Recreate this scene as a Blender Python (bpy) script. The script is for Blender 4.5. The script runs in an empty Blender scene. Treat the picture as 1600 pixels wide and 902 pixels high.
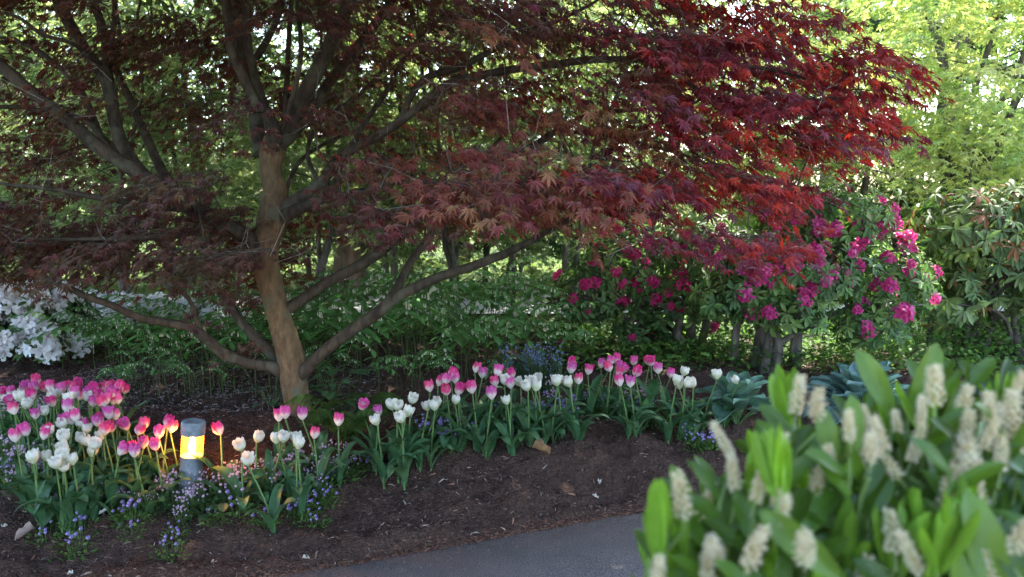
import bpy, math, numpy as np
from mathutils import Vector, Matrix, Euler
R = math.radians
rng = np.random.default_rng(7)
scn = bpy.context.scene
COL = scn.collection

# ------------------------------------------------------------------ camera, light, exposure
CAMZ, PITCH, FPX = 1.5, R(6.2), 1244.0
cam = bpy.data.cameras.new('camera'); camo = bpy.data.objects.new('camera', cam); COL.objects.link(camo)
camo.location = (0, 0, CAMZ); camo.rotation_euler = (R(90) - PITCH, 0, 0)
cam.lens = 28.0; cam.sensor_width = 36.0; cam.clip_start = 0.02; cam.clip_end = 2000
cam.dof.use_dof = True; cam.dof.focus_distance = 4.6; cam.dof.aperture_fstop = 3.3
scn.camera = camo
SUN_EL, SUN_ROT = R(52), R(22)
w = bpy.data.worlds.new('World'); scn.world = w; w.use_nodes = True
nt = w.node_tree; sky = nt.nodes.new('ShaderNodeTexSky'); sky.sky_type = 'NISHITA'; sky.sun_disc = False
sky.sun_elevation = SUN_EL; sky.sun_rotation = SUN_ROT; sky.dust_density = 2.0; sky.air_density = 1.0
bg = nt.nodes['Background']; nt.links.new(sky.outputs[0], bg.inputs[0]); bg.inputs[1].default_value = 0.15
sl = bpy.data.lights.new('sun', 'SUN'); sl.energy = 3.2; sl.angle = R(0.6); sl.color = (1, .94, .84)
so = bpy.data.objects.new('sun', sl); COL.objects.link(so)
sv = Vector((math.sin(SUN_ROT) * math.cos(SUN_EL), math.cos(SUN_ROT) * math.cos(SUN_EL), math.sin(SUN_EL)))
so.rotation_euler = (-sv).to_track_quat('-Z', 'Y').to_euler(); so.location = (20, 10, 20)
scn.view_settings.view_transform = 'Standard'; scn.view_settings.look = 'None'
scn.view_settings.exposure = 3.0; scn.view_settings.gamma = 1.0
scn.cycles.max_bounces = 7; scn.cycles.diffuse_bounces = 3; scn.cycles.glossy_bounces = 2
scn.cycles.transmission_bounces = 5; scn.cycles.transparent_max_bounces = 6
scn.cycles.use_denoising = True; scn.cycles.sample_clamp_indirect = 6.0
scn.cycles.use_adaptive_sampling = True; scn.cycles.adaptive_threshold = 0.02

# ------------------------------------------------------------------ geometry of the view and the ground
FW = np.array([0, math.cos(PITCH), -math.sin(PITCH)]); UP = np.array([0, math.sin(PITCH), math.cos(PITCH)])
def ray(px, py):
    return FW + np.array([(px - 800) / FPX, 0, 0]) - (py - 451) / FPX * UP
def pt(px, py, Y):
    d = ray(px, py); return np.array([0, 0, CAMZ]) + d * (Y / d[1])
def sm(t):
    t = np.clip(t, 0, 1); return t * t * (3 - 2 * t)
class Noise:
    def __init__(s, seed): s.g = np.random.default_rng(seed).random((256, 256))
    def __call__(s, x, y):
        x = np.asarray(x, float); y = np.asarray(y, float)
        xi = np.floor(x).astype(int); yi = np.floor(y).astype(int); fx = sm(x - xi); fy = sm(y - yi)
        g = s.g; a = g[xi % 256, yi % 256]; b = g[(xi + 1) % 256, yi % 256]; c = g[xi % 256, (yi + 1) % 256]; d = g[(xi + 1) % 256, (yi + 1) % 256]
        return (a * (1 - fx) + b * fx) * (1 - fy) + (c * (1 - fx) + d * fx) * fy - .5
N1, N2, N3, N4 = Noise(1), Noise(2), Noise(3), Noise(4)
def edge(x):
    x = np.asarray(x, float); return 3.46 + .40 * x + .02 * np.sin(x * 2.3) + .012 * N3(x * 14, x * 0 + 3)
def hgt(x, y):                                       # smooth height of the bed
    x = np.asarray(x, float); y = np.asarray(y, float)
    s = y - edge(x)
    up = .035 * sm(s / .10) + .20 * sm((s - .05) / 1.25)
    return np.where(s > 0, up * (1 - .85 * sm((y - 6.8) / 3.0)), -.02 * sm(-s / .04)) + 0.0
def hfull(x, y):                                     # with clods and hollows
    s = y - edge(x); k = sm((s + .02) / .2) * (1 - sm((y - 7.5) / 2))
    n = .060 * N1(x * 2.1, y * 2.6) + .055 * N2(x * 5.5, y * 6) + .030 * N3(x * 14, y * 14) + .018 * N4(x * 37, y * 37) + .012 * N1(x * 80, y * 80)
    return hgt(x, y) + k * n
def hit(px, py, H=0.0):                              # where a pixel's ray meets the ground raised by H
    d = ray(px, py); t = 1.0
    while t < 60:
        p = np.array([0, 0, CAMZ]) + d * t
        if p[2] <= float(hgt(p[0], p[1])) + H: return p
        t += .01
    return p

# ------------------------------------------------------------------ mesh helpers
def norm(v): return v / np.maximum(np.linalg.norm(v, axis=-1, keepdims=True), 1e-9)
class G:
    def __init__(s): s.V = []; s.L = []; s.S = []; s.C = []; s.n = 0
    def add(s, V, F, col=(1, 1, 1)):
        V = np.asarray(V, float).reshape(-1, 3); F = np.asarray(F, int)
        s.V.append(V); s.L.append((F + s.n).ravel()); s.S.append(np.full(len(F), F.shape[1])); s.n += len(V)
        c = np.asarray(col, float)
        s.C.append(np.broadcast_to(c, (len(V), 3)) if c.ndim == 1 else c.reshape(-1, 3)); return s
    def scatter(s, TV, TF, P, M, cols):              # M (N,3,3) rotation*scale, cols (N,3) or (N,nv,3)
        TV = np.asarray(TV, float); TF = np.asarray(TF, int); N = len(P)
        if N == 0: return s
        V = np.einsum('nij,vj->nvi', M, TV) + P[:, None, :]
        nv = len(TV); F = (TF[None] + (np.arange(N) * nv)[:, None, None]).reshape(-1, TF.shape[1])
        cols = np.asarray(cols, float)
        if cols.ndim == 2: cols = np.repeat(cols[:, None, :], nv, 1)
        return s.add(V, F, cols.reshape(-1, 3))
    def segs(s, A, B, ra, rb, col, k=3):             # many thin tapered twigs at once
        A = np.asarray(A, float).reshape(-1, 3); B = np.asarray(B, float).reshape(-1, 3); N = len(A)
        if N == 0: return s
        d = norm(B - A); h = np.where(np.abs(d[:, 2:3]) > .9, [[1, 0, 0]], [[0, 0, 1]]); x = norm(np.cross(d, h)); y = np.cross(d, x)
        an = np.arange(k) * 2 * math.pi / k; ring = x[:, None] * np.cos(an)[None, :, None] + y[:, None] * np.sin(an)[None, :, None]
        ra = np.broadcast_to(np.asarray(ra, float), (N,))[:, None, None]; rb = np.broadcast_to(np.asarray(rb, float), (N,))[:, None, None]
        V = np.concatenate([A[:, None] + ring * ra, B[:, None] + ring * rb], 1)
        F = np.array([[i, (i + 1) % k, k + (i + 1) % k, k + i] for i in range(k)])
        F = (F[None] + (np.arange(N) * 2 * k)[:, None, None]).reshape(-1, 4)
        return s.add(V, F, col)
    def tube(s, P, r, k=10, col=(1, 1, 1), bump=0.0, cap=True):
        P = np.asarray(P, float); n = len(P); r = np.broadcast_to(np.asarray(r, float), (n,))
        T = norm(np.gradient(P, axis=0)); x = norm(np.cross(T[0], [0.3, 1, .1])); V = []
        an = np.arange(k) * 2 * math.pi / k
        for i in range(n):
            x = norm(x - T[i] * np.dot(x, T[i])); y = np.cross(T[i], x)
            rr = r[i] * (1 + bump * (np.sin(an * 2 + i * .35) * .5 + np.sin(an * 3 - i * .5) * .5 + rng.normal(0, .25, k)))
            V.append(P[i] + (np.cos(an) * rr)[:, None] * x + (np.sin(an) * rr)[:, None] * y)
        V = np.concatenate(V)
        F = [[i * k + j, i * k + (j + 1) % k, (i + 1) * k + (j + 1) % k, (i + 1) * k + j] for i in range(n - 1) for j in range(k)]
        s.add(V, F, col)
        if cap:
            for i, e in ((0, -1), (n - 1, 1)):
                s.add(np.vstack([V[i * k:(i + 1) * k], P[i] + T[i] * e * r[i] * .4]), [[j, (j + 1) % k, k] for j in range(k)], col)
        return s
    def build(s, name, mat, parent=None, smooth=True, loc=None):
        V = np.concatenate(s.V) if s.V else np.zeros((0, 3)); Lp = np.concatenate(s.L); S = np.concatenate(s.S); C = np.concatenate(s.C)
        if loc is not None: V = V - np.asarray(loc)
        me = bpy.data.meshes.new(name); me.vertices.add(len(V)); me.vertices.foreach_set('co', V.astype(np.float32).ravel())
        me.loops.add(len(Lp)); me.loops.foreach_set('vertex_index', Lp.astype(np.int32))
        me.polygons.add(len(S)); st = np.concatenate([[0], np.cumsum(S)[:-1]]); me.polygons.foreach_set('loop_start', st.astype(np.int32))
        me.polygons.foreach_set('loop_total', S.astype(np.int32))
        me.polygons.foreach_set('use_smooth', np.full(len(S), smooth)); me.update(calc_edges=True)
        a = me.color_attributes.new('Col', 'FLOAT_COLOR', 'POINT')
        a.data.foreach_set('color', np.concatenate([C, np.ones((len(C), 1))], 1).astype(np.float32).ravel())
        me.materials.append(mat)
        o = bpy.data.objects.new(name, me); COL.objects.link(o); o.parent = parent
        return o
def tag(o, label, cat, group=None, kind=None):
    if label: o['label'] = label
    if cat: o['category'] = cat
    if group: o['group'] = group
    if kind: o['kind'] = kind
    return o
def thing(name, loc, label, cat, group=None, rz=0.0):
    o = bpy.data.objects.new(name, None); COL.objects.link(o); o.location = tuple(float(v) for v in loc); o.rotation_euler = (0, 0, rz); o.empty_display_size = .1
    return tag(o, label, cat, group)
def dup(root, loc, rz, label, group=None, sc=1.0, tilt=(0, 0)):
    r = root.copy(); COL.objects.link(r); r.location = tuple(float(v) for v in loc); r.rotation_euler = (tilt[0], tilt[1], rz); r.scale = (sc, sc, sc)
    r['label'] = label
    if group: r['group'] = group
    for ch in list(root.children):
        c = ch.copy(); COL.objects.link(c); c.parent = r
        for g in list(ch.children):
            d = g.copy(); COL.objects.link(d); d.parent = c
    return r
def frames(D, upv, size):                            # leaf frames: +Y along D, +Z near upv
    D = norm(D); x = norm(np.cross(D, upv)); z = np.cross(x, D)
    M = np.stack([x, D, z], -1); s = np.asarray(size, float)
    return M * (s[:, None, None] if s.ndim else s)
def bez(P, n):                                       # Catmull-Rom through control rows
    P = np.asarray(P, float); Q = np.vstack([2 * P[0] - P[1], P, 2 * P[-1] - P[-2]]); out = []
    for i in range(1, len(Q) - 2):
        for t in np.linspace(0, 1, n, endpoint=False):
            a, b, c, d = Q[i - 1:i + 3]
            out.append(.5 * (2 * b + (c - a) * t + (2 * a - 5 * b + 4 * c - d) * t * t + (3 * b - a - 3 * c + d) * t ** 3))
    out.append(P[-1]); return np.array(out)

# ------------------------------------------------------------------ leaf and petal templates
def palm(nl, spread, droop, notch=.42, wd=.72):       # palmate leaf, base at origin
    an = np.linspace(-spread, spread, nl); V = [[0, 0, 0]]; F = []
    ln = 1 - .45 * (np.abs(an) / spread) ** 1.6
    ring = [[-.06, -.02, 0]]
    for i, (a, l) in enumerate(zip(an, ln)):
        for da, ll in ((-.55 * wd * spread * 2 / nl, .55 * l), (0, l), (.55 * wd * spread * 2 / nl, .55 * l)):
            ring.append([math.sin(a + da) * ll, math.cos(a + da) * ll + .05, -droop * ll * ll + (0.05 if da else 0)])
        if i < nl - 1:
            b = (an[i] + an[i + 1]) / 2; ring.append([math.sin(b) * notch * .7, math.cos(b) * notch * .7 + .05, 0.0])
    ring.append([.06, -.02, 0]); V += ring
    F = [[0, j + 1, j] for j in range(1, len(ring))]
    return np.array(V), np.array(F)
MAPLE = palm(7, 2.0, .22); MAPLE5 = palm(5, 1.55, .2); MAPLE_W = palm(5, 1.5, .1, .62, .8)
def strap(L, W, n, fold, arch, wave=0.0, tipw=.55, base=.35):
    V = []; F = []
    for i in range(n + 1):
        v = i / n; wv = W * (base + (1 - base) * math.sin(math.pi * min(1, (v / (2 * tipw))) if v < tipw else math.pi / 2)) 
        if v >= tipw: wv = W * math.sqrt(max(0, 1 - ((v - tipw) / (1 - tipw)) ** 2))
        y = L * v; z = -arch * v * v * L
        for u in (-1, -.5, 0, .5, 1):
            V.append([u * wv * .5, y, z + fold * abs(u) * wv + wave * W * abs(u) * math.sin(v * 11 + u)])
    for i in range(n):
        for j in range(4): a = i * 5 + j; F.append([a, a + 1, a + 6, a + 5])
    return np.array(V), np.array(F)
ELL = strap(1, .36, 5, .22, .15); ELLW = strap(1, .55, 5, .15, .2); LANCE = strap(1, .24, 4, .25, .35)
EV = np.array([[0, 0, 0], [-.2, .35, .04], [0, .4, 0], [.2, .35, .04], [-.16, .75, -.02], [0, .78, -.06], [.16, .75, -.02], [0, 1, -.12]])
EF3 = np.array([[0, 2, 1], [0, 3, 2], [1, 2, 4], [2, 5, 4], [2, 3, 5], [3, 6, 5], [4, 5, 7], [5, 6, 7]])
QUADL = (np.array([[0, 0, 0], [-.26, .5, .05], [0, 1, -.12], [.26, .5, .05]]), np.array([[0, 3, 1], [1, 3, 2]]))
CHIPV = np.array([[-.5, -1, 0], [.5, -.8, .1], [.35, 1, 0], [-.3, .7, .2], [0, 0, .35]]); CHIPF = np.array([[0, 1, 4], [1, 2, 4], [2, 3, 4], [3, 0, 4]])

# ------------------------------------------------------------------ materials
def nodes(name):
    m = bpy.data.materials.new(name); m.use_nodes = True; t = m.node_tree; b = t.nodes['Principled BSDF']; return m, t, b
def leaf_mat(name, trans=.35, rough=.45, spec=.4, tboost=(1.6, 1.6, 1.0), var=.25, nscale=30.0, bump=0):
    m, t, b = nodes(name); N = t.nodes; Lk = t.links
    at = N.new('ShaderNodeVertexColor'); at.layer_name = 'Col'
    tc = N.new('ShaderNodeTexCoord'); no = N.new('ShaderNodeTexNoise'); no.inputs['Scale'].default_value = nscale; no.inputs['Detail'].default_value = 3
    Lk.new(tc.outputs['Object'], no.inputs['Vector'])
    mr = N.new('ShaderNodeMapRange'); mr.inputs[3].default_value = 1 - var; mr.inputs[4].default_value = 1 + var; mr.inputs[1].default_value = .3; mr.inputs[2].default_value = .7
    Lk.new(no.outputs['Fac'], mr.inputs[0])
    mx = N.new('ShaderNodeVectorMath'); mx.operation = 'SCALE'; Lk.new(at.outputs[0], mx.inputs[0]); Lk.new(mr.outputs[0], mx.inputs['Scale'])
    Lk.new(mx.outputs[0], b.inputs['Base Color']); b.inputs['Roughness'].default_value = rough; b.inputs['Specular IOR Level'].default_value = spec
    if bump:
        bp = N.new('ShaderNodeBump'); bp.inputs['Strength'].default_value = bump; bp.inputs['Distance'].default_value = .004; Lk.new(no.outputs['Fac'], bp.inputs['Height']); Lk.new(bp.outputs[0], b.inputs['Normal'])
    if trans > 0:
        tb = N.new('ShaderNodeVectorMath'); tb.operation = 'MULTIPLY'; tb.inputs[1].default_value = tboost; Lk.new(mx.outputs[0], tb.inputs[0])
        tr = N.new('ShaderNodeBsdfTranslucent'); Lk.new(tb.outputs[0], tr.inputs[0])
        ms = N.new('ShaderNodeMixShader'); ms.inputs[0].default_value = trans; out = N['Material Output']
        Lk.new(b.outputs[0], ms.inputs[1]); Lk.new(tr.outputs[0], ms.inputs[2]); Lk.new(ms.outputs[0], out.inputs[0])
    return m
def bark_mat(name, c1, c2, scale=14, stretch=.25, bump=.5, rough=.85, patch=None):
    m, t, b = nodes(name); N = t.nodes; Lk = t.links
    tc = N.new('ShaderNodeTexCoord'); mp = N.new('ShaderNodeMapping'); mp.inputs['Scale'].default_value = (1, 1, stretch); Lk.new(tc.outputs['Object'], mp.inputs[0])
    no = N.new('ShaderNodeTexNoise'); no.inputs['Scale'].default_value = scale; no.inputs['Detail'].default_value = 8; no.inputs['Roughness'].default_value = .65; Lk.new(mp.outputs[0], no.inputs['Vector'])
    cr = N.new('ShaderNodeValToRGB'); cr.color_ramp.elements[0].position = .35; cr.color_ramp.elements[1].position = .65
    cr.color_ramp.elements[0].color = (*c1, 1); cr.color_ramp.elements[1].color = (*c2, 1); Lk.new(no.outputs['Fac'], cr.inputs[0]); src = cr.outputs[0]
    if patch:
        n2 = N.new('ShaderNodeTexNoise'); n2.inputs['Scale'].default_value = 7; n2.inputs['Detail'].default_value = 5; Lk.new(tc.outputs['Object'], n2.inputs['Vector'])
        r2 = N.new('ShaderNodeValToRGB'); r2.color_ramp.elements[0].position = .56; r2.color_ramp.elements[1].position = .66; Lk.new(n2.outputs['Fac'], r2.inputs[0])
        mx = N.new('ShaderNodeMix'); mx.data_type = 'RGBA'; Lk.new(r2.outputs[0], mx.inputs[0]); Lk.new(src, mx.inputs[6]); mx.inputs[7].default_value = (*patch, 1); src = mx.outputs[2]
    Lk.new(src, b.inputs['Base Color']); b.inputs['Roughness'].default_value = rough; b.inputs['Specular IOR Level'].default_value = .25
    bp = N.new('ShaderNodeBump'); bp.inputs['Strength'].default_value = bump; bp.inputs['Distance'].default_value = .012; Lk.new(no.outputs['Fac'], bp.inputs['Height']); Lk.new(bp.outputs[0], b.inputs['Normal'])
    return m
M_red = leaf_mat('red_maple_leaf', .42, .45, .4, (2.0, .95, .8), .25, 20)
M_grn = leaf_mat('green_leaf', .45, .6, .2, (1.5, 1.5, 1.0), .25, 12)
M_lime = leaf_mat('lime_leaf', .5, .5, .35, (1.4, 1.35, .9), .2, 12)
M_rho = leaf_mat('rhododendron_leaf', .2, .52, .3, (1.5, 1.8, .8), .25, 25)
M_pet = leaf_mat('petal', .35, .5, .3, (1.2, 1.1, 1.1), .08, 60)
M_seal = leaf_mat('seal_leaf', .3, .65, .15, (1.3, 1.6, .8), .2, 18)
M_tul = leaf_mat('tulip_leaf', .18, .5, .3, (1.3, 1.8, .8), .18, 18)
M_host = leaf_mat('hosta_leaf', .08, .5, .35, (1.3, 1.8, .8), .16, 30, .4)
M_lau = leaf_mat('laurel_leaf', .36, .3, .35, (1.9, 1.8, .4), .18, 22)
M_young = leaf_mat('laurel_young_leaf', .4, .35, .4, (1.5, 1.6, .5), .15, 22)
M_twig = leaf_mat('twig_bark', 0, .85, .2, var=.35, nscale=40)
M_chip = leaf_mat('mulch_chip', 0, .9, .15, var=.3, nscale=50)
M_bark_shaded = bark_mat('maple_bark_shaded', (.030, .024, .017), (.095, .075, .050), 22, .35, .7, .85, (.10, .10, .065))  # limb bark, darkened to put the limbs' shade into the colour
M_bark_lamplit = bark_mat('maple_bark_lamplit', (.10, .066, .034), (.20, .135, .07), 34, .4, 1.0, .85, (.12, .12, .07))  # same bark on the trunk, paler and warmer to carry the lamp's glow
M_conf = bark_mat('conifer_bark', (.07, .045, .032), (.24, .16, .12), 9, .12, 1.0, .9)
M_stem = bark_mat('grey_bark', (.05, .042, .032), (.17, .145, .115), 16, .25, .6, .85)

# ------------------------------------------------------------------ ground, path, road
def ground_mat():
    m, t, b = nodes('bark_mulch'); N = t.nodes; Lk = t.links
    at = N.new('ShaderNodeVertexColor'); at.layer_name = 'Col'; tc = N.new('ShaderNodeTexCoord')
    no = N.new('ShaderNodeTexNoise'); no.inputs['Scale'].default_value = 60; no.inputs['Detail'].default_value = 8; no.inputs['Roughness'].default_value = .75; Lk.new(tc.outputs['Object'], no.inputs['Vector'])
    vo = N.new('ShaderNodeTexVoronoi'); vo.inputs['Scale'].default_value = 120; Lk.new(tc.outputs['Object'], vo.inputs['Vector'])
    cr = N.new('ShaderNodeValToRGB'); e = cr.color_ramp.elements; e[0].position = .3; e[0].color = (.3, .3, .3, 1); e[1].position = .72; e[1].color = (2.2, 2.1, 2.0, 1); Lk.new(no.outputs['Fac'], cr.inputs[0])
    mu = N.new('ShaderNodeVectorMath'); mu.operation = 'MULTIPLY'; Lk.new(cr.outputs[0], mu.inputs[0]); Lk.new(at.outputs[0], mu.inputs[1])
    Lk.new(mu.outputs[0], b.inputs['Base Color']); b.inputs['Roughness'].default_value = .95; b.inputs['Specular IOR Level'].default_value = .2
    ad = N.new('ShaderNodeMath'); ad.operation = 'ADD'; Lk.new(no.outputs['Fac'], ad.inputs[0]); Lk.new(vo.outputs['Distance'], ad.inputs[1])
    bp = N.new('ShaderNodeBump'); bp.inputs['Strength'].default_value = 1; bp.inputs['Distance'].default_value = .012; Lk.new(ad.outputs[0], bp.inputs['Height']); Lk.new(bp.outputs[0], b.inputs['Normal'])
    return m
def grid(xs, ys, zf, cf):
    X, Y = np.meshgrid(xs, ys, indexing='ij'); Z = zf(X, Y); V = np.stack([X, Y, Z], -1).reshape(-1, 3); nx, ny = X.shape
    I = np.arange(nx * ny).reshape(nx, ny); F = np.stack([I[:-1, :-1], I[1:, :-1], I[1:, 1:], I[:-1, 1:]], -1).reshape(-1, 4)
    return V, F, cf(X, Y).reshape(-1, 3)
def gcol(X, Y):
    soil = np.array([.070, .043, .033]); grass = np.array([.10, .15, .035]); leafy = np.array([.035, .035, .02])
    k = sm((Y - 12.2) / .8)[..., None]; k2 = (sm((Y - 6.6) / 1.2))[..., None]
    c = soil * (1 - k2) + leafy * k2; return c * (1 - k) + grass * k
xs = np.concatenate([-np.geomspace(600, 5, 26), np.arange(-4.6, 4.6, .016), np.geomspace(5, 600, 26)])
ys = np.concatenate([-np.geomspace(300, 1, 12), [0, 1, 1.5, 1.8], np.arange(2.0, 6.2, .016), np.arange(6.25, 10, .06), np.geomspace(10.2, 900, 40)])
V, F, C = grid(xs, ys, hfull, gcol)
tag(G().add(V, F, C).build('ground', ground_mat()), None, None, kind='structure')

def asphalt():
    m, t, b = nodes('asphalt'); N = t.nodes; Lk = t.links; tc = N.new('ShaderNodeTexCoord')
    n1 = N.new('ShaderNodeTexNoise'); n1.inputs['Scale'].default_value = 190; n1.inputs['Detail'].default_value = 3
    n2 = N.new('ShaderNodeTexNoise'); n2.inputs['Scale'].default_value = 5; n2.inputs['Detail'].default_value = 6
    for n in (n1, n2): Lk.new(tc.outputs['Object'], n.inputs['Vector'])
    cr = N.new('ShaderNodeValToRGB'); e = cr.color_ramp.elements; e[0].position = .3; e[0].color = (.04, .039, .043, 1); e[1].position = .70; e[1].color = (.32, .315, .33, 1); Lk.new(n1.outputs['Fac'], cr.inputs[0])
    mr = N.new('ShaderNodeMapRange'); mr.inputs[3].default_value = .65; mr.inputs[4].default_value = 1.3; Lk.new(n2.outputs['Fac'], mr.inputs[0])
    mu = N.new('ShaderNodeVectorMath'); mu.operation = 'SCALE'; Lk.new(cr.outputs[0], mu.inputs[0]); Lk.new(mr.outputs[0], mu.inputs['Scale'])
    Lk.new(mu.outputs[0], b.inputs['Base Color']); b.inputs['Roughness'].default_value = .8
    bp = N.new('ShaderNodeBump'); bp.inputs['Strength'].default_value = .8; bp.inputs['Distance'].default_value = .004; Lk.new(n1.outputs['Fac'], bp.inputs['Height']); Lk.new(bp.outputs[0], b.inputs['Normal'])
    return m
g = G(); xe = np.arange(-12, 12.01, .04); W = 2.6
V = []; 
for x in xe:
    e = float(edge(x)); V += [[x, e + .012, -.015], [x, e + .004, .004], [x + .3, e - W * .5, .012], [x + .6, e - W, .004]]
F = [[4 * i + j, 4 * i + j + 1, 4 * i + j + 5, 4 * i + j + 4] for i in range(len(xe) - 1) for j in range(3)]
tag(g.add(V, F).build('path', asphalt()), None, None, kind='structure')
def plain(name, col, rough=.8, spec=.3):
    m, t, b = nodes(name); b.inputs['Base Color'].default_value = (*col, 1); b.inputs['Roughness'].default_value = rough; b.inputs['Specular IOR Level'].default_value = spec
    n = t.nodes.new('ShaderNodeTexNoise'); n.inputs['Scale'].default_value = 40; tc = t.nodes.new('ShaderNodeTexCoord'); t.links.new(tc.outputs['Object'], n.inputs['Vector'])
    mr = t.nodes.new('ShaderNodeMapRange'); mr.inputs[3].default_value = .7; mr.inputs[4].default_value = 1.2; t.links.new(n.outputs['Fac'], mr.inputs[0])
    s = t.nodes.new('ShaderNodeVectorMath'); s.operation = 'SCALE'; s.inputs[0].default_value = col; t.links.new(mr.outputs[0], s.inputs['Scale']); t.links.new(s.outputs[0], b.inputs['Base Color'])
    return m
V, F, C = grid(np.linspace(-30, 30, 80), np.linspace(10.2, 12.3, 8), lambda X, Y: hgt(X, Y + 0 * X) * 0 + .055 + .03 * np.exp(-(Y - 11.2) ** 2) + 0 * X, lambda X, Y: np.ones(X.shape + (3,)))
V[:, 1] += .25 * np.sin(V[:, 0] * .25)
tag(G().add(V, F, C).build('road', plain('pale_concrete', (.50, .48, .46))), None, None, kind='structure')

# mulch fragments: bark slivers over the bed
def chips(n, x0, x1, y0, y1, pal, smin, smax, seed):
    r = np.random.default_rng(seed); x = r.uniform(x0, x1, n); y = r.uniform(y0, y1, n); k = (y - edge(x)) > -.03
    x, y = x[k], y[k]; n = len(x); z = hfull(x, y) + r.uniform(.0, .006, n)
    D = norm(np.stack([r.normal(size=n), r.normal(size=n), r.normal(0, .35, n)], -1)); U = norm(np.stack([r.normal(0, .5, n), r.normal(0, .5, n), np.ones(n)], -1))
    s = r.uniform(smin, smax, n); M = frames(D, U, s); M[:, :, 0] *= r.uniform(.18, .5, n)[:, None]
    c = pal[r.integers(0, len(pal), n)] * r.uniform(.6, 1.3, (n, 1)); return np.stack([x, y, z], -1), M, c
g = G(); pal = .82 * np.array([[.09, .055, .040], [.16, .10, .075], [.05, .034, .027], [.32, .25, .20], [.12, .08, .062], [.20, .11, .075]])
for a in ((52000, -4.2, 4.2, 2.6, 6.8, pal, .004, .013, 1), (5000, -4.2, 4.2, 2.6, 6.8, pal * 1.3, .010, .024, 2)): g.scatter(CHIPV, CHIPF, *chips(*a))
g.scatter(CHIPV, CHIPF, *chips(6000, -3.2, -.9, 4.6, 6.3, np.array([[.26, .23, .21], [.18, .15, .13], [.10, .08, .07]]), .008, .02, 3))
r = np.random.default_rng(5); n = 9000; x = r.uniform(-4, 4, n); y = edge(x) + np.abs(r.normal(0, .035, n)) - .015
D = norm(np.stack([r.normal(size=n), r.normal(size=n), r.normal(0, .2, n)], -1)); M = frames(D, np.tile([0, 0, 1.], (n, 1)), r.uniform(.004, .014, n)); M[:, :, 0] *= .3
g.scatter(CHIPV, CHIPF, np.stack([x, y, np.maximum(hfull(x, y), .004) + .002], -1), M, np.array([[.15, .07, .045], [.22, .12, .08], [.07, .04, .03]])[r.integers(0, 3, n)])
r = np.random.default_rng(8); n = 2600; x = r.uniform(-3, 2.4, n); y = edge(x) - np.abs(r.exponential(.16, n)) - .01
D = norm(np.stack([r.normal(size=n), r.normal(size=n), r.normal(0, .1, n)], -1)); M = frames(D, np.tile([0, 0, 1.], (n, 1)), r.uniform(.002, .009, n)); M[:, :, 0] *= .35
g.scatter(CHIPV, CHIPF, np.stack([x, y, np.full(n, .012)], -1), M, np.array([[.15, .08, .05], [.20, .13, .09], [.07, .045, .03]])[r.integers(0, 3, n)])
tag(g.build('bark_mulch', M_chip, smooth=False), 'loose dark bark mulch covering the sloping bed beside the path', 'mulch', kind='stuff')

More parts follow.
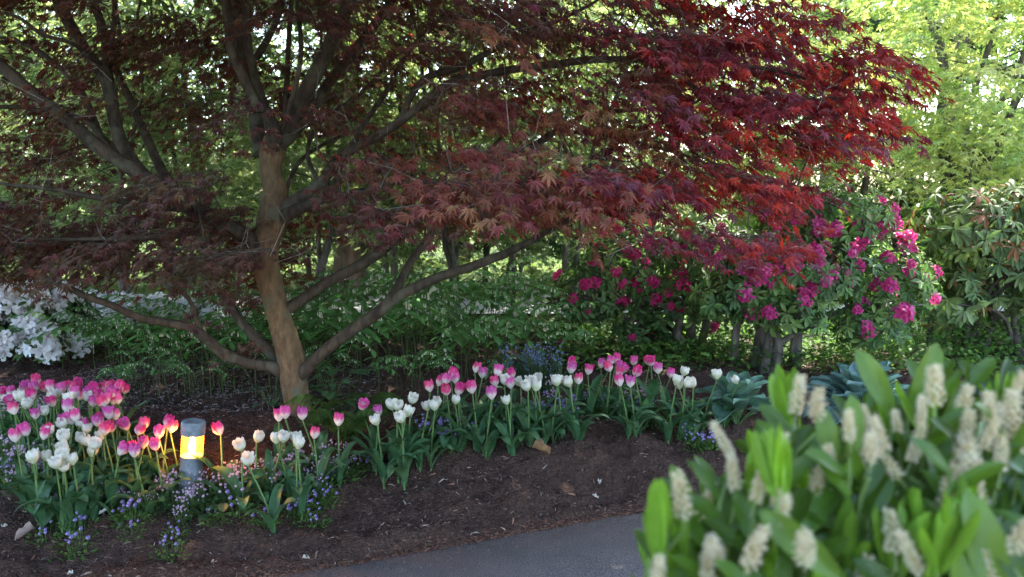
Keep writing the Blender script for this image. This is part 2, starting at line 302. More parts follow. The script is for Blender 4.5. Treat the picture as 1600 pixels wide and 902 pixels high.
# ------------------------------------------------------------------ red japanese maple
LIMBS = [  # (px, py, Y, radius px) control points
 ('trunk', [(470,672,4.72,29),(467,650,4.72,23),(463,615,4.72,21),(457,575,4.72,21),(446,525,4.72,20),(432,480,4.72,19),(419,430,4.72,19),(415,385,4.72,20),(424,345,4.72,23),(430,305,4.72,18),(423,268,4.72,17),(427,238,4.72,20),(430,215,4.72,16)]),
 ('limb', [(462,598,4.72,13),(490,565,4.66,11),(540,523,4.6,11),(590,490,4.55,11),(625,462,4.5,10),(680,437,4.45,9),(740,418,4.4,8),(800,395,4.3,7),(850,368,4.25,5),(905,335,4.2,3.5),(960,300,4.1,2)]),
 ('limb', [(600,486,4.55,8),(622,448,4.7,8),(640,415,4.85,7),(672,372,5.0,7),(706,320,5.1,6),(745,262,5.2,4),(790,215,5.3,3)]),
 ('limb', [(432,492,4.72,14),(470,470,4.75,10),(520,436,4.8,10),(578,405,4.9,10),(632,360,5.0,10),(690,305,5.1,9),(750,265,5.15,8),(815,238,5.2,7),(880,200,5.2,6),(930,180,5.2,4),(1010,172,5.2,3)]),
 ('limb', [(436,330,4.72,17),(470,309,4.7,12),(500,288,4.65,10),(522,258,4.6,10),(547,236,4.6,9),(600,207,4.55,8),(650,172,4.5,8),(705,132,4.45,8),(770,116,4.4,7.5),(850,103,4.35,7),(930,93,4.3,6),(1020,92,4.2,5),(1110,95,4.1,4),(1210,110,4.0,3),(1320,140,3.95,2)]),
 ('limb', [(628,188,4.52,6),(642,150,4.5,6),(668,120,4.5,6.5),(720,102,4.5,6),(775,72,4.5,5),(830,45,4.5,4),(890,15,4.5,3),(940,-20,4.4,2)]),
 ('limb', [(440,340,4.7,13),(485,318,4.6,9),(520,308,4.5,7),(560,300,4.4,6),(600,287,4.3,5),(650,283,4.2,4),(720,290,4.0,3),(800,300,3.8,2)]),
 ('limb', [(547,236,4.6,6),(565,200,4.7,5),(600,150,4.9,4.5),(622,110,5.0,4),(655,60,5.1,3),(700,20,5.2,2.5)]),
 ('limb', [(432,232,4.72,15),(452,205,4.7,14),(470,160,4.66,14),(495,110,4.62,13),(520,58,4.6,13),(543,5,4.55,12),(565,-60,4.5,11),(610,-170,4.4,9),(680,-260,4.3,6)]),
 ('limb', [(448,222,4.74,10),(480,180,4.85,10),(508,138,4.95,9),(545,88,5.05,9),(576,48,5.15,9),(606,5,5.2,8),(645,-60,5.3,7),(690,-160,5.4,5)]),
 ('limb', [(428,240,4.7,13),(426,195,4.6,11),(402,162,4.55,10),(378,118,4.5,9),(362,80,4.45,8.5),(355,30,4.4,8),(348,-30,4.35,8),(330,-140,4.3,6)]),
 ('limb', [(410,240,4.76,14),(398,180,4.9,12),(388,120,5.0,10),(374,55,5.05,10),(364,-5,5.1,9),(358,-90,5.2,7)]),
 ('limb', [(424,205,4.7,8),(408,150,4.65,8),(392,95,4.6,7.5),(384,30,4.6,7),(383,-50,4.6,6)]),
 ('limb', [(400,92,4.98,6),(418,62,5.0,6),(436,20,5.05,5),(446,-40,5.1,4)]),
 ('limb', [(445,215,4.75,5),(448,150,4.9,5),(452,70,5.0,4.5),(457,-20,5.1,4)]),
 ('limb', [(440,205,4.66,5),(458,150,4.55,4.5),(472,80,4.5,4),(466,10,4.45,3.5),(470,-60,4.4,3)]),
 ('limb', [(418,400,4.72,16),(388,374,4.65,15),(345,346,4.55,14),(300,324,4.5,13),(258,300,4.45,13),(210,268,4.4,12),(165,240,4.35,12),(105,195,4.3,11),(50,150,4.25,11),(-5,105,4.2,10),(-90,40,4.1,9),(-200,-60,4.0,6)]),
 ('limb', [(262,300,4.46,11),(220,268,4.55,11),(190,222,4.6,11),(176,172,4.65,11),(166,125,4.7,11),(132,75,4.75,10),(102,20,4.8,10),(80,-50,4.85,9),(40,-150,4.9,7)]),
 ('limb', [(172,140,4.68,8),(168,95,4.7,8),(162,50,4.72,7),(146,5,4.75,7),(130,-60,4.8,6)]),
 ('limb', [(285,312,4.5,9),(255,270,4.7,9),(232,218,4.8,8),(212,170,4.9,7),(190,120,5.0,6),(176,70,5.1,5),(180,0,5.2,4)]),
 ('limb', [(172,118,4.6,4.5),(145,88,4.4,4),(110,66,4.2,3.6),(60,50,4.1,3.4),(20,22,4.0,3),(-30,15,3.9,2.5)]),
 ('limb', [(236,286,4.5,8),(195,262,4.6,7),(160,215,4.7,6.5),(135,188,4.75,6),(80,176,4.8,5),(20,168,4.85,4),(-50,172,4.9,3)]),
 ('limb', [(160,220,4.7,6),(130,150,4.85,5.5),(95,110,4.9,5),(55,78,5.0,4),(20,60,5.1,3)]),
 ('limb', [(300,326,4.5,8),(240,322,4.3,7),(180,312,4.1,6),(110,300,3.95,4.5),(40,290,3.85,3.5),(-40,285,3.8,2.5)]),
 ('limb', [(345,350,4.5,9),(285,365,4.3,7),(210,372,4.1,5.5),(130,372,4.0,4),(40,368,3.9,3)]),
 ('limb', [(452,588,4.72,13),(425,574,4.68,11),(388,566,4.62,10),(350,552,4.56,9.5),(325,530,4.5,9),(300,512,4.45,8),(262,503,4.4,7.5),(215,494,4.3,7),(168,475,4.2,6.5),(120,455,4.1,5.5),(84,440,4.0,4.5),(30,418,3.9,3)]),
 ('limb', [(314,516,4.48,5),(306,497,4.45,5),(298,470,4.4,4),(270,440,4.3,3),(230,420,4.2,2)]),
 ('limb', [(448,575,4.76,11),(412,540,4.85,10),(382,508,4.9,9),(358,474,4.95,7),(330,440,5.0,5.5),(290,410,5.05,4),(240,395,5.1,3)]),
 ('limb', [(1000,92,4.22,4),(1060,120,4.1,3.6),(1120,165,4.0,3),(1180,200,3.95,2.4),(1240,260,3.9,1.8)]),
 ('limb', [(870,203,5.2,4),(960,215,5.0,3.5),(1040,235,4.8,3),(1120,262,4.6,2.4),(1200,300,4.5,1.8)]),
 ('limb', [(500,290,4.65,4),(480,240,4.9,4),(500,190,5.0,3.5),(560,150,5.1,3),(620,90,5.2,2.5)]),
 ('limb', [(448,330,4.8,4),(450,290,5.1,4),(472,250,5.3,3.6),(510,225,5.4,3),(560,200,5.5,2.5)]),
]
tb = hit(466, 668); maple = thing('red_maple_tree', tb, 'spreading dark red Japanese maple whose low forking trunk rises out of the mulch bed', 'tree')
maple_inv = -np.array(tb)
samples = []; srad = []
for nm, cps in LIMBS:
    P = np.array([pt(a, b, c) for a, b, c, d in cps]); rr = np.array([d * c / FPX for a, b, c, d in cps])
    if nm == 'trunk': P[0, 2] -= .06
    Q = bez(np.hstack([P, rr[:, None]]), 6); c3, r3 = Q[:, :3], np.maximum(Q[:, 3] * (1 if nm == 'trunk' else .87), .002)
    if nm == 'limb': c3 = c3 + np.cumsum(rng.normal(0, .0022, c3.shape), 0) * np.linspace(0, 1, len(c3))[:, None]
    samples.append(c3); srad.append(r3)
    G().tube(c3, r3, 16 if nm == 'trunk' else 10, bump=.08).build(nm, M_bark_lamplit if nm == 'trunk' else M_bark_shaded, maple, loc=tb)
LS = np.concatenate(samples); LR = np.concatenate(srad)

DENS = ["56555 54555 77888 99923 000", "66365 54655 64357 999 87 0", ]
DENS = [
 [6,6,5,6,5,5,4,6,6,7,7,8,9,9,9,9,3,0,0,0],
 [6,6,3,6,6,5,4,7,6,7,5,3,5,8,9,9,10,9,1,0],
 [6,7,3,6,5,4,3,7,6,7,5,5,8,9,9,9,10,4,0,0],
 [6,7,5,3,2,1,2,5,8,9,9,8,8,9,9,8,2,0,0,0],
 [12,12,12,12,10,3,2,4,5,6,6,5,4,4,5,3,0,0,0,0],
 [9,9,9,10,11,7,.5,0,0,0,1,0,0,0,0,0,0,0,0,0],
 [0,.3,0,.5,3,1,0,0,0,0,.3,.2,0,0,0,0,0,0,0,0]]
CX, CY = tb[0], tb[1]
sp = []
for rI in range(-5, 7):
    for cI in range(-4, 20):
        if rI < 0: d = 5.0 if cI < 17 + rI else 0
        elif cI < 0: d = DENS[rI][0]
        else: d = DENS[rI][cI]
        cl = []
        dd_ = d * ((.46 if cI >= 7 else .42) if rI >= 0 else .25)
        for _ in range(int(dd_ + rng.random())):
            cx_, cy_ = (cI + rng.random()) * 80, (rI + rng.random()) * 80; yy = rng.random()
            cl += [(cx_ + rng.normal(0, 42), cy_ + rng.normal(0, 7), yy + rng.normal(0, .06)) for _ in range(3)]
        for px, py, yy in cl:
            yy = min(1, max(0, yy))
            if px > 950: Y = 3.3 + 1.6 * yy
            elif px > 560: Y = 3.2 + 2.7 * yy
            else: Y = 3.9 + 2.3 * yy if py < 300 else 3.6 + 1.6 * yy
            if 480 < px < 1000 and py > 350: py = 350 - rng.uniform(0, 60)
            if rI >= 5 and px < 340 and py > 435: py = 435 - rng.uniform(0, 45)
            if rI < 0: Y = rng.uniform(3.4, 6.8)
            if 380 < px < 500 and 230 < py < 640 and Y < 4.8: Y = rng.uniform(4.9, 6)
            if px > 1240:      # ragged right edge of the crown
                lim = {0: 1320, 1: 1440, 2: 1425, 3: 1320, 4: 1290}.get(rI, 1300)
                if px > lim - 25: continue
            sp.append((px, py, Y))
sp = np.array(sp); SC = np.array([pt(a, b, c) for a, b, c in sp]); NS = len(SC)
out = SC - np.array([CX, CY, 0]); out[:, 2] = 0
a = rng.normal(0, .55, NS); o = norm(out); o = np.stack([o[:, 0] * np.cos(a) - o[:, 1] * np.sin(a), o[:, 0] * np.sin(a) + o[:, 1] * np.cos(a), 0 * a], -1)
o[:, 1] -= .35; o = norm(o); sd = np.stack([-o[:, 1], o[:, 0], 0 * a], -1)
Lr = rng.uniform(.20, .34, NS); tilt = rng.uniform(.15, .55, NS)
base = SC - o * Lr[:, None] * .55 + np.array([0, 0, .05])
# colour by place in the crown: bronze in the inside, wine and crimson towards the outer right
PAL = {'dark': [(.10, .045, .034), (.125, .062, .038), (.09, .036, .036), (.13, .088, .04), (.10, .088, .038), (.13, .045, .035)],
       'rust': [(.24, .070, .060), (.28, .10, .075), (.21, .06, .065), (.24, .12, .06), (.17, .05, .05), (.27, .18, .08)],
       'wine': [(.19, .03, .05), (.26, .03, .035), (.15, .04, .07), (.34, .045, .03), (.15, .03, .045), (.22, .08, .12), (.46, .07, .035), (.40, .045, .03), (.17, .06, .09)]}  # wine's lighter and purple entries put the leaves' sky sheen into colour
g = G(); tg = G(); LP = []; LD = []; LU = []; LSZ = []; LC = []; TA = []; TB_ = []
for i in range(NS):
    px, py, Y = sp[i]; m = int(rng.integers(16, 28))
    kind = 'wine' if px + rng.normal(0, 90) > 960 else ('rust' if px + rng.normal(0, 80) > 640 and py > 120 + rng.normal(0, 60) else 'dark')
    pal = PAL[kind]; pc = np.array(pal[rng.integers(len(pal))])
    u = rng.uniform(-.5, .55, m); v = rng.uniform(-1, 1, m) * (.5 - .35 * np.abs(u)) * 1.2
    z = -(u + .5) ** 2 * Lr[i] * tilt[i] * 1.3 - v * v * .08 + rng.normal(0, .018, m)
    P = SC[i] + o[i] * (u * Lr[i] * 1.15)[:, None] + sd[i] * (v * Lr[i])[:, None]; P[:, 2] += z + .05
    D = o[i] + sd[i] * (v * 1.6)[:, None] + rng.normal(0, .35, (m, 3)); D[:, 2] = -rng.uniform(.3, 1.35, m) * (1.25 if kind == 'rust' else 1)
    U = np.array([0, 0, 1.]) + o[i] * .6 + rng.normal(0, .35, (m, 3)) + np.array([0, -.25, 0])
    LP.append(P); LD.append(D); LU.append(U); LSZ.append(rng.uniform(.029, .052, m) * (1.15 if kind != 'dark' else 1.0)); 
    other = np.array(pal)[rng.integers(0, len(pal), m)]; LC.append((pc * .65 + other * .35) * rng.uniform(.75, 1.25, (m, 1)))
    k = rng.choice(m, min(m, 6), replace=False); mid = base[i] + (P[k] - base[i]) * .5 + np.array([0, 0, .02])
    TA += [np.repeat(base[i][None], len(k), 0), mid]; TB_ += [mid, P[k]]
LP = np.concatenate(LP); LD = norm(np.concatenate(LD)); LU = norm(np.concatenate(LU)); LSZ = np.concatenate(LSZ); LC = np.concatenate(LC)
vis = LP[:, 2] < CAMZ + LP[:, 1] * .27 + .1
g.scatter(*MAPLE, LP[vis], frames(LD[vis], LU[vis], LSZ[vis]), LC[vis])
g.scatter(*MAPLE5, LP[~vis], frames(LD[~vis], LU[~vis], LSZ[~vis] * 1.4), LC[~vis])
n = 7200; r = np.random.default_rng(12); x = r.uniform(-7, 4.4, n); y = r.uniform(.4, 10, n); k = ((x + 1.2) / 5.4) ** 2 + ((y - 5.0) / 4.7) ** 2 < 1; x, y = x[k], y[k]  # unseen upper crown leaves, added dense and wide to shade the bed
z = np.maximum(2.9 + .9 * np.sqrt(np.maximum(0, 1 - ((x + 1.2) / 5.6) ** 2 - ((y - 5.0) / 4.9) ** 2)) + r.uniform(-.5, .9, len(x)), CAMZ + y * .27 + .22); Cn = np.stack([x, y, z], -1); m = 16
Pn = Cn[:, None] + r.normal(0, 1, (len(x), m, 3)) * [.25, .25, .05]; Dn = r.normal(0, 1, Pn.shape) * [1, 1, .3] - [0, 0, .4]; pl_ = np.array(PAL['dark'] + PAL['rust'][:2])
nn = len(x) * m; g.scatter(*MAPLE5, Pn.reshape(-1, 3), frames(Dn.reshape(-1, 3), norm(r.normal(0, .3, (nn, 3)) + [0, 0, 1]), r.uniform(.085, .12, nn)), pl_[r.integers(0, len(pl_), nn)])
g.build('crown', M_red, maple, smooth=False, loc=tb)
tg.segs(np.concatenate(TA), np.concatenate(TB_), .0016, .0009, (.11, .08, .06))
# carry each spray on a thin branch that joins the nearest wood
pts = LS[::2].copy(); order = np.argsort([np.min(np.linalg.norm(LS[::3] - b, axis=1)) for b in base])
pool = [p for p in pts]; arr = np.array(pool)
for idx in order:
    b = base[idx]; d = np.linalg.norm(arr - b, axis=1) + np.maximum(0, arr[:, 2] - b[2]) * .4; j = int(np.argmin(d)); a0 = arr[j]
    L = np.linalg.norm(b - a0)
    if L > .02:
        n = max(2, int(L / .12) + 1); t = np.linspace(0, 1, n + 1)[:, None]; Q = a0 + (b - a0) * t; Q[:, 2] += np.sin(t[:, 0] * math.pi) * L * .10
        Q[1:-1] += rng.normal(0, .012, (n - 1, 3)); r0 = .0032 + .0045 * min(1, L); rr = np.linspace(r0, .0022, n + 1)
        cc = np.array([.075, .06, .048]) * rng.uniform(.5, 1.6)
        tg.segs(Q[:-1], Q[1:], rr[:-1], rr[1:], cc, 4)
        arr = np.vstack([arr, Q[1:]])
# bare lichen grey twigs
n = 900; k = rng.integers(0, NS, n); A = base[k] + rng.normal(0, .05, (n, 3)); Dd = norm(rng.normal(0, 1, (n, 3)) * [1, 1, .6] + [0, -.3, .1]); l = rng.uniform(.06, .20, (n, 1))
Bm = A + Dd * l; tg.segs(A, Bm, .0016, .0011, (.30, .27, .23)); tg.segs(Bm, Bm + norm(Dd + rng.normal(0, .5, (n, 3))) * l * .7, .0011, .0006, (.30, .27, .23)); tg.segs(Bm, Bm + norm(Dd + rng.normal(0, .6, (n, 3))) * l * .5, .0011, .0006, (.30, .27, .23))
tg.build('twigs', M_twig, maple, loc=tb)

# ------------------------------------------------------------------ trees and shrubs behind
def crown_cloud(r, g, lobes, nsp, leaf, size, pal, per=14, flat=.35, L=.45, tmpl=MAPLE5, zmin=.1):
    w_ = np.array([a[3] * a[4] * a[5] for a in lobes]) ** .8; w_ /= w_.sum(); ki = r.choice(len(lobes), nsp, p=w_); lb = np.array(lobes)[ki]
    d = norm(r.normal(size=(nsp, 3))); rad = r.uniform(.25, 1, (nsp, 1)) ** .5; C = lb[:, :3] + d * rad * lb[:, 3:6] * (1 + .15 * r.normal(size=(nsp, 1)))
    C[:, 2] = np.maximum(C[:, 2], zmin); o_ = d.copy(); o_[:, 2] = 0; o_ = norm(o_ + r.normal(0, .4, (nsp, 3)) * [1, 1, 0]); s_ = np.stack([-o_[:, 1], o_[:, 0], 0 * o_[:, 0]], -1)
    l = L * r.uniform(.6, 1.3, (nsp, 1)); u = r.uniform(-.5, .5, (nsp, per)); v = r.uniform(-1, 1, (nsp, per)) * (.5 - .4 * np.abs(u))
    P = C[:, None] + o_[:, None] * (u * l)[..., None] + s_[:, None] * (v * l)[..., None]; P[..., 2] += -(u + .4) ** 2 * l * flat + r.normal(0, .03, u.shape)
    D = o_[:, None] + s_[:, None] * (v * 1.5)[..., None] + r.normal(0, .4, P.shape); D[..., 2] = -r.uniform(0, .9, u.shape)
    U = np.array([0, 0, 1.]) + r.normal(0, .4, P.shape)
    pal = np.array(pal); pc = pal[r.integers(0, len(pal), nsp)][:, None] * r.uniform(.75, 1.25, (nsp, per, 1))
    N_ = nsp * per; g.scatter(*tmpl, P.reshape(-1, 3), frames(D.reshape(-1, 3), norm(U.reshape(-1, 3)), r.uniform(.7, 1.25, N_) * size), pc.reshape(-1, 3))
    return C
GRN = [(.17, .24, .10), (.22, .29, .13), (.13, .19, .08), (.26, .31, .15)]
DRK = [(.025, .06, .022), (.035, .08, .028), (.045, .09, .03)]
LIME = [(.36, .46, .15), (.42, .50, .18), (.28, .40, .15), (.46, .50, .20)]
def leafy_tree(name, loc, H, rad, stems, nsp, pal, mat, size, label, cat, seed, group=None, zlow=.9, per=14, L=.5, bark=M_stem, r0=.05, tmpl=MAPLE5, lean=.25):
    r = np.random.default_rng(seed); t = thing(name, (0, 0, 0), label, cat, group); ends = []
    tg = G()
    for i in range(stems):
        a = r.uniform(0, 6.28); ln = lean * r.uniform(.3, 1); P = [np.array([r.normal(0, .08), r.normal(0, .08), -.1])]; n = 7
        for j in range(1, n + 1): P.append(np.array([math.cos(a) * ln * H * (j / n) ** 1.5, math.sin(a) * ln * H * (j / n) ** 1.5, H * .9 * j / n]) + r.normal(0, .05 * H * .2, 3))
        Q = bez(P, 4); tg.tube(Q, np.linspace(r0 * r.uniform(.7, 1.1), r0 * .25, len(Q)), 7, bump=.04)
        for q in range(9):
            b = Q[r.integers(len(Q) // 4, len(Q))]; e = b + np.array([r.normal(0, rad * .45), r.normal(0, rad * .45), r.uniform(.1, .3) * rad]); ends.append((b, e))
            m_ = (b + e) / 2 + [0, 0, .12]; tg.segs([b, m_], [m_, e], [r0 * .22, r0 * .13], [r0 * .13, r0 * .04], (1, 1, 1), 4)
    tg.build('trunk', bark, t)
    lobes = [(e[1][0], e[1][1], max(e[1][2], zlow + .2), rad * .42, rad * .42, rad * .24) for e in ends] + [(0, 0, (H + zlow) / 2, rad, rad, (H - zlow) / 2)]
    g = G(); crown_cloud(r, g, lobes, nsp, None, size, pal, per, .35, L, tmpl, zlow * .7); g.build('crown', mat, t, smooth=False)
    t.location = tuple(loc); return t
def place(t, loc, rz, label, group=None, sc=1.0): return dup(t, loc, rz, label, group, sc)
def loc_at(px, Y, z=None):
    x = (px - 800) / FPX * Y; return (x, Y, float(hgt(x, Y)) if z is None else z)
# vine maples (three built, the rest are copies)
ordn = ['first', 'second', 'third', 'fourth', 'fifth', 'sixth', 'seventh', 'eighth', 'ninth', 'tenth', 'eleventh', 'twelfth', 'thirteenth', 'fourteenth', 'fifteenth', 'sixteenth', 'seventeenth', 'eighteenth', 'nineteenth', 'twentieth', 'twenty-first', 'twenty-second', 'twenty-third', 'twenty-fourth', 'twenty-fifth', 'twenty-sixth', 'twenty-seventh', 'twenty-eighth', 'twenty-ninth', 'thirtieth', 'thirty-first', 'thirty-second', 'thirty-third', 'thirty-fourth', 'thirty-fifth', 'thirty-sixth', 'thirty-seventh', 'thirty-eighth', 'thirty-ninth', 'fortieth']
vspots = sorted([(-120, 9.5, 1.0), (60, 11.5, 1.1), (190, 9.0, .9), (330, 10.0, 1.0), (505, 8.6, .9), (610, 10.6, 1.05), (705, 9.2, .9), (800, 11.8, 1.1), (890, 9.3, .95), (1010, 11.5, 1.0), (270, 13.5, 1.2), (560, 13.6, 1.2), (980, 14.5, 1.25), (1160, 15, 1.2)])
protos = [leafy_tree('vine_maple_tree', (0, 0, 0), 4.6, 1.35, 3, 320, GRN, M_grn, .085, 'x', 'tree', 30 + i, zlow=.8, r0=.045) for i in range(3)]
for i, (px, Y, s) in enumerate(vspots):
    lab = 'slender vine maple with fresh green layered leaves, ' + ordn[i] + ' from the left behind the red maple'
    if i < 3: t = protos[i]; t['label'] = lab; t['group'] = 'green vine maples behind the bed'; t.location = loc_at(px, Y); t.scale = (s, s, s); t.rotation_euler.z = i * 2.1
    else: place(protos[i % 3], loc_at(px, Y), rng.uniform(0, 6.28), lab, 'green vine maples behind the bed', s)
# lime maple at the right
leafy_tree('lime_maple_tree', loc_at(1500, 10.4), 6.2, 2.1, 5, 1050, LIME, M_lime, .085, 'broad maple with glowing yellow green leaves filling the upper right', 'tree', 51, zlow=1.5, r0=.07, L=.6, per=16, lean=.3)
leafy_tree('pale_maple_tree', loc_at(1330, 13.5), 7.0, 2.0, 3, 480, LIME[:3] + GRN[1:2], M_lime, .10, 'taller pale green maple with slim grey stems between the red crown and the lime maple', 'tree', 52, zlow=1.8, r0=.06, L=.6)
leafy_tree('golden_shrub', loc_at(1180, 13.2), 2.3, 1.6, 4, 600, LIME, M_lime, .08, 'low sunlit yellow green shrub across the pale road behind the magenta rhododendrons', 'shrub', 53, zlow=.2, r0=.03)
sh = leafy_tree('broadleaf_shrub', loc_at(60, 14.0), 2.2, 1.8, 4, 650, GRN + DRK[:1], M_grn, .085, 'x', 'shrub', 54, zlow=.15, r0=.03)
sspots = sorted([(60, 14.0), (330, 15.5), (480, 12.9), (640, 15), (760, 13.2), (900, 16.0), (1400, 14.5), (1580, 13.4), (-200, 13)])
for i, (px, Y) in enumerate(sspots):
    lab = 'rounded green shrub beyond the pale road, ' + ordn[i] + ' of nine from the left'
    if (px, Y) == (60, 14.0): sh['label'] = lab; sh['group'] = 'green shrubs beyond the road'
    else: place(sh, loc_at(px, Y, 0), i * 1.3, lab, 'green shrubs beyond the road', 1 + .1 * (i % 3))
# conifers
def conifer(loc, H, R0, r0, seed, label, zc=5.0, nb=60, group='tall conifers in the background'):
    r = np.random.default_rng(seed); t = thing('conifer_tree', (0, 0, 0), label, 'tree', group)
    P = [np.array([r.normal(0, .04), r.normal(0, .04), H * j / 10 - .2]) for j in range(11)]
    G().tube(bez(P, 3), np.linspace(r0, r0 * .12, 31), 12, bump=.06).build('trunk', M_conf, t)
    g = G(); tg2 = G(); 
    for i in range(nb):
        z = zc + (H - zc) * (i / nb) ** .9 + r.normal(0, .15); a = r.uniform(0, 6.28); L = R0 * (1 - .75 * (z - zc) / (H - zc)) * r.uniform(.6, 1.15)
        d = np.array([math.cos(a), math.sin(a), 0]); e = np.array([0, 0, z]) + d * L + [0, 0, -L * .30]; b = np.array([0, 0, z]); tg2.segs([b], [e], r0 * .12, .01, (.10, .075, .055), 4)
        n = int(26 * L); q = r.uniform(.12, 1, n)[:, None]; side = np.array([-d[1], d[0], 0]); off = r.uniform(-1, 1, (n, 1)) * .42 * L * (1.15 - q)
        Pp = b + (e - b) * q + side * off; Pp[:, 2] -= np.abs(off[:, 0]) * .5 + r.uniform(0, .12, n)
        D = d + side * np.sign(off) * 1.0 + r.normal(0, .25, (n, 3)); D[:, 2] = -r.uniform(.3, 1.3, n); pal = np.array(DRK)
        g.scatter(EV * [1.0, 1, 1], EF3, Pp, frames(D, norm(np.array([0, 0, 1.]) + r.normal(0, .3, (n, 3))), r.uniform(.28, .5, n)), pal[r.integers(0, 3, n)] * r.uniform(.7, 1.4, (n, 1)))
    tg2.build('branches', M_twig, t); g.build('crown', M_grn, t, smooth=False); t.location = tuple(loc); return t
c1 = conifer(loc_at(548, 12.2), 15, 2.2, .27, 61, 'conifer with a broad pinkish brown trunk seen between the low maple limbs')
cs = [(30, 19, 1.0, 'straight conifer trunk far off at the upper left corner'), (380, 17, 1.0, 'conifer standing behind the upright maple leaders'), (175, 15.5, .8, 'slimmer conifer at the left over the white rhododendrons'),
      (720, 20, 1.1, 'distant conifer between the maple limbs near the centre'), (930, 18, .95, 'dark conifer behind the dark magenta rhododendron'), (1290, 22, 1.1, 'tall conifer left of the lime maple'),
      (1480, 19, 1.0, 'conifer straight behind the lime maple'), (-150, 14, 1.0, 'conifer past the left edge of the white rhododendrons'), (1640, 15, .9, 'rightmost conifer at the edge of the picture')]
for i, (px, Y, s, lab) in enumerate(cs): place(c1, loc_at(px, Y, 0), i * 1.7, lab, 'tall conifers in the background', s)
# distant woodland edge: separate taller broadleaf trees
wt = leafy_tree('woodland_tree', loc_at(0, 26, 0), 11, 3.2, 2, 250, GRN, M_grn, .24, 'x', 'tree', 71, zlow=.6, per=12, L=1.1, r0=.14, tmpl=QUADL, lean=.1)
ws = sorted([(-100, 27), (90, 24), (260, 28), (420, 25), (590, 27), (760, 24), (930, 28), (1080, 25), (1260, 29), (1420, 31), (1620, 27), (1800, 24)])
for i, (px, Y) in enumerate(ws):
    lab = 'far green woodland tree, ' + ordn[i] + ' of twelve from the left along the back'
    if i == 0: wt.location = loc_at(px, Y, 0); wt['label'] = lab; wt['group'] = 'woodland trees along the back'
    else: place(wt, loc_at(px, Y, 0), i * .9, lab, 'woodland trees along the back', rng.uniform(.85, 1.15))
# the tall trees beside the path that shade the bed
for i, (x, y, s, lab) in enumerate([(8.0, 6.0, .95, 'shade tree right of the frame beside the path'), (9.5, 9.0, .8, 'shade tree right of the frame behind the bare rhododendron')]):
    pass

# ------------------------------------------------------------------ rhododendrons
def florets(r, n, rad, fs, pal, th=1.35):
    g = G(); k = 0; n = int(n * r.uniform(.6, 1.0))
    for i in range(n):
        ph = math.acos(1 - (i + .5) / n * (1 - math.cos(th))); a = i * 2.4 + r.normal(0, .15); d = np.array([math.sin(ph) * math.cos(a), math.sin(ph) * math.sin(a), math.cos(ph)])
        x = norm(np.cross(d, [.2, .5, .8])); y = np.cross(d, x); c = np.array(pal[r.integers(len(pal))])
        for j in range(5):
            q = j * 2 * math.pi / 5 + r.normal(0, .1); e = x * math.cos(q) + y * math.sin(q); s_ = np.cross(d, e); b = d * rad * r.uniform(.35, .95); f = fs * r.uniform(.85, 1.15)
            V = [b, b + e * f * .45 + d * f * .55 - s_ * f * .32, b + e * f * .5 + d * f * .6, b + e * f * .45 + d * f * .55 + s_ * f * .32, b + e * f * 1.0 + d * f * .62 - s_ * f * .25, b + e * f * 1.12 + d * f * .5 , b + e * f * 1.0 + d * f * .62 + s_ * f * .25]
            cc = np.array([c * .8] + [c] * 3 + [c * 1.1] * 3); g.add(V, [[0, 2, 1], [0, 3, 2], [1, 2, 4], [2, 5, 4], [2, 3, 5], [3, 6, 5]], cc)
    return g
MAG = [(.60, .05, .22), (.52, .03, .17), (.70, .12, .34), (.58, .06, .26)]  # pinker and lighter, to carry the light on the blooms
WHT = [(.80, .80, .80), (.84, .82, .80), (.78, .80, .82)]
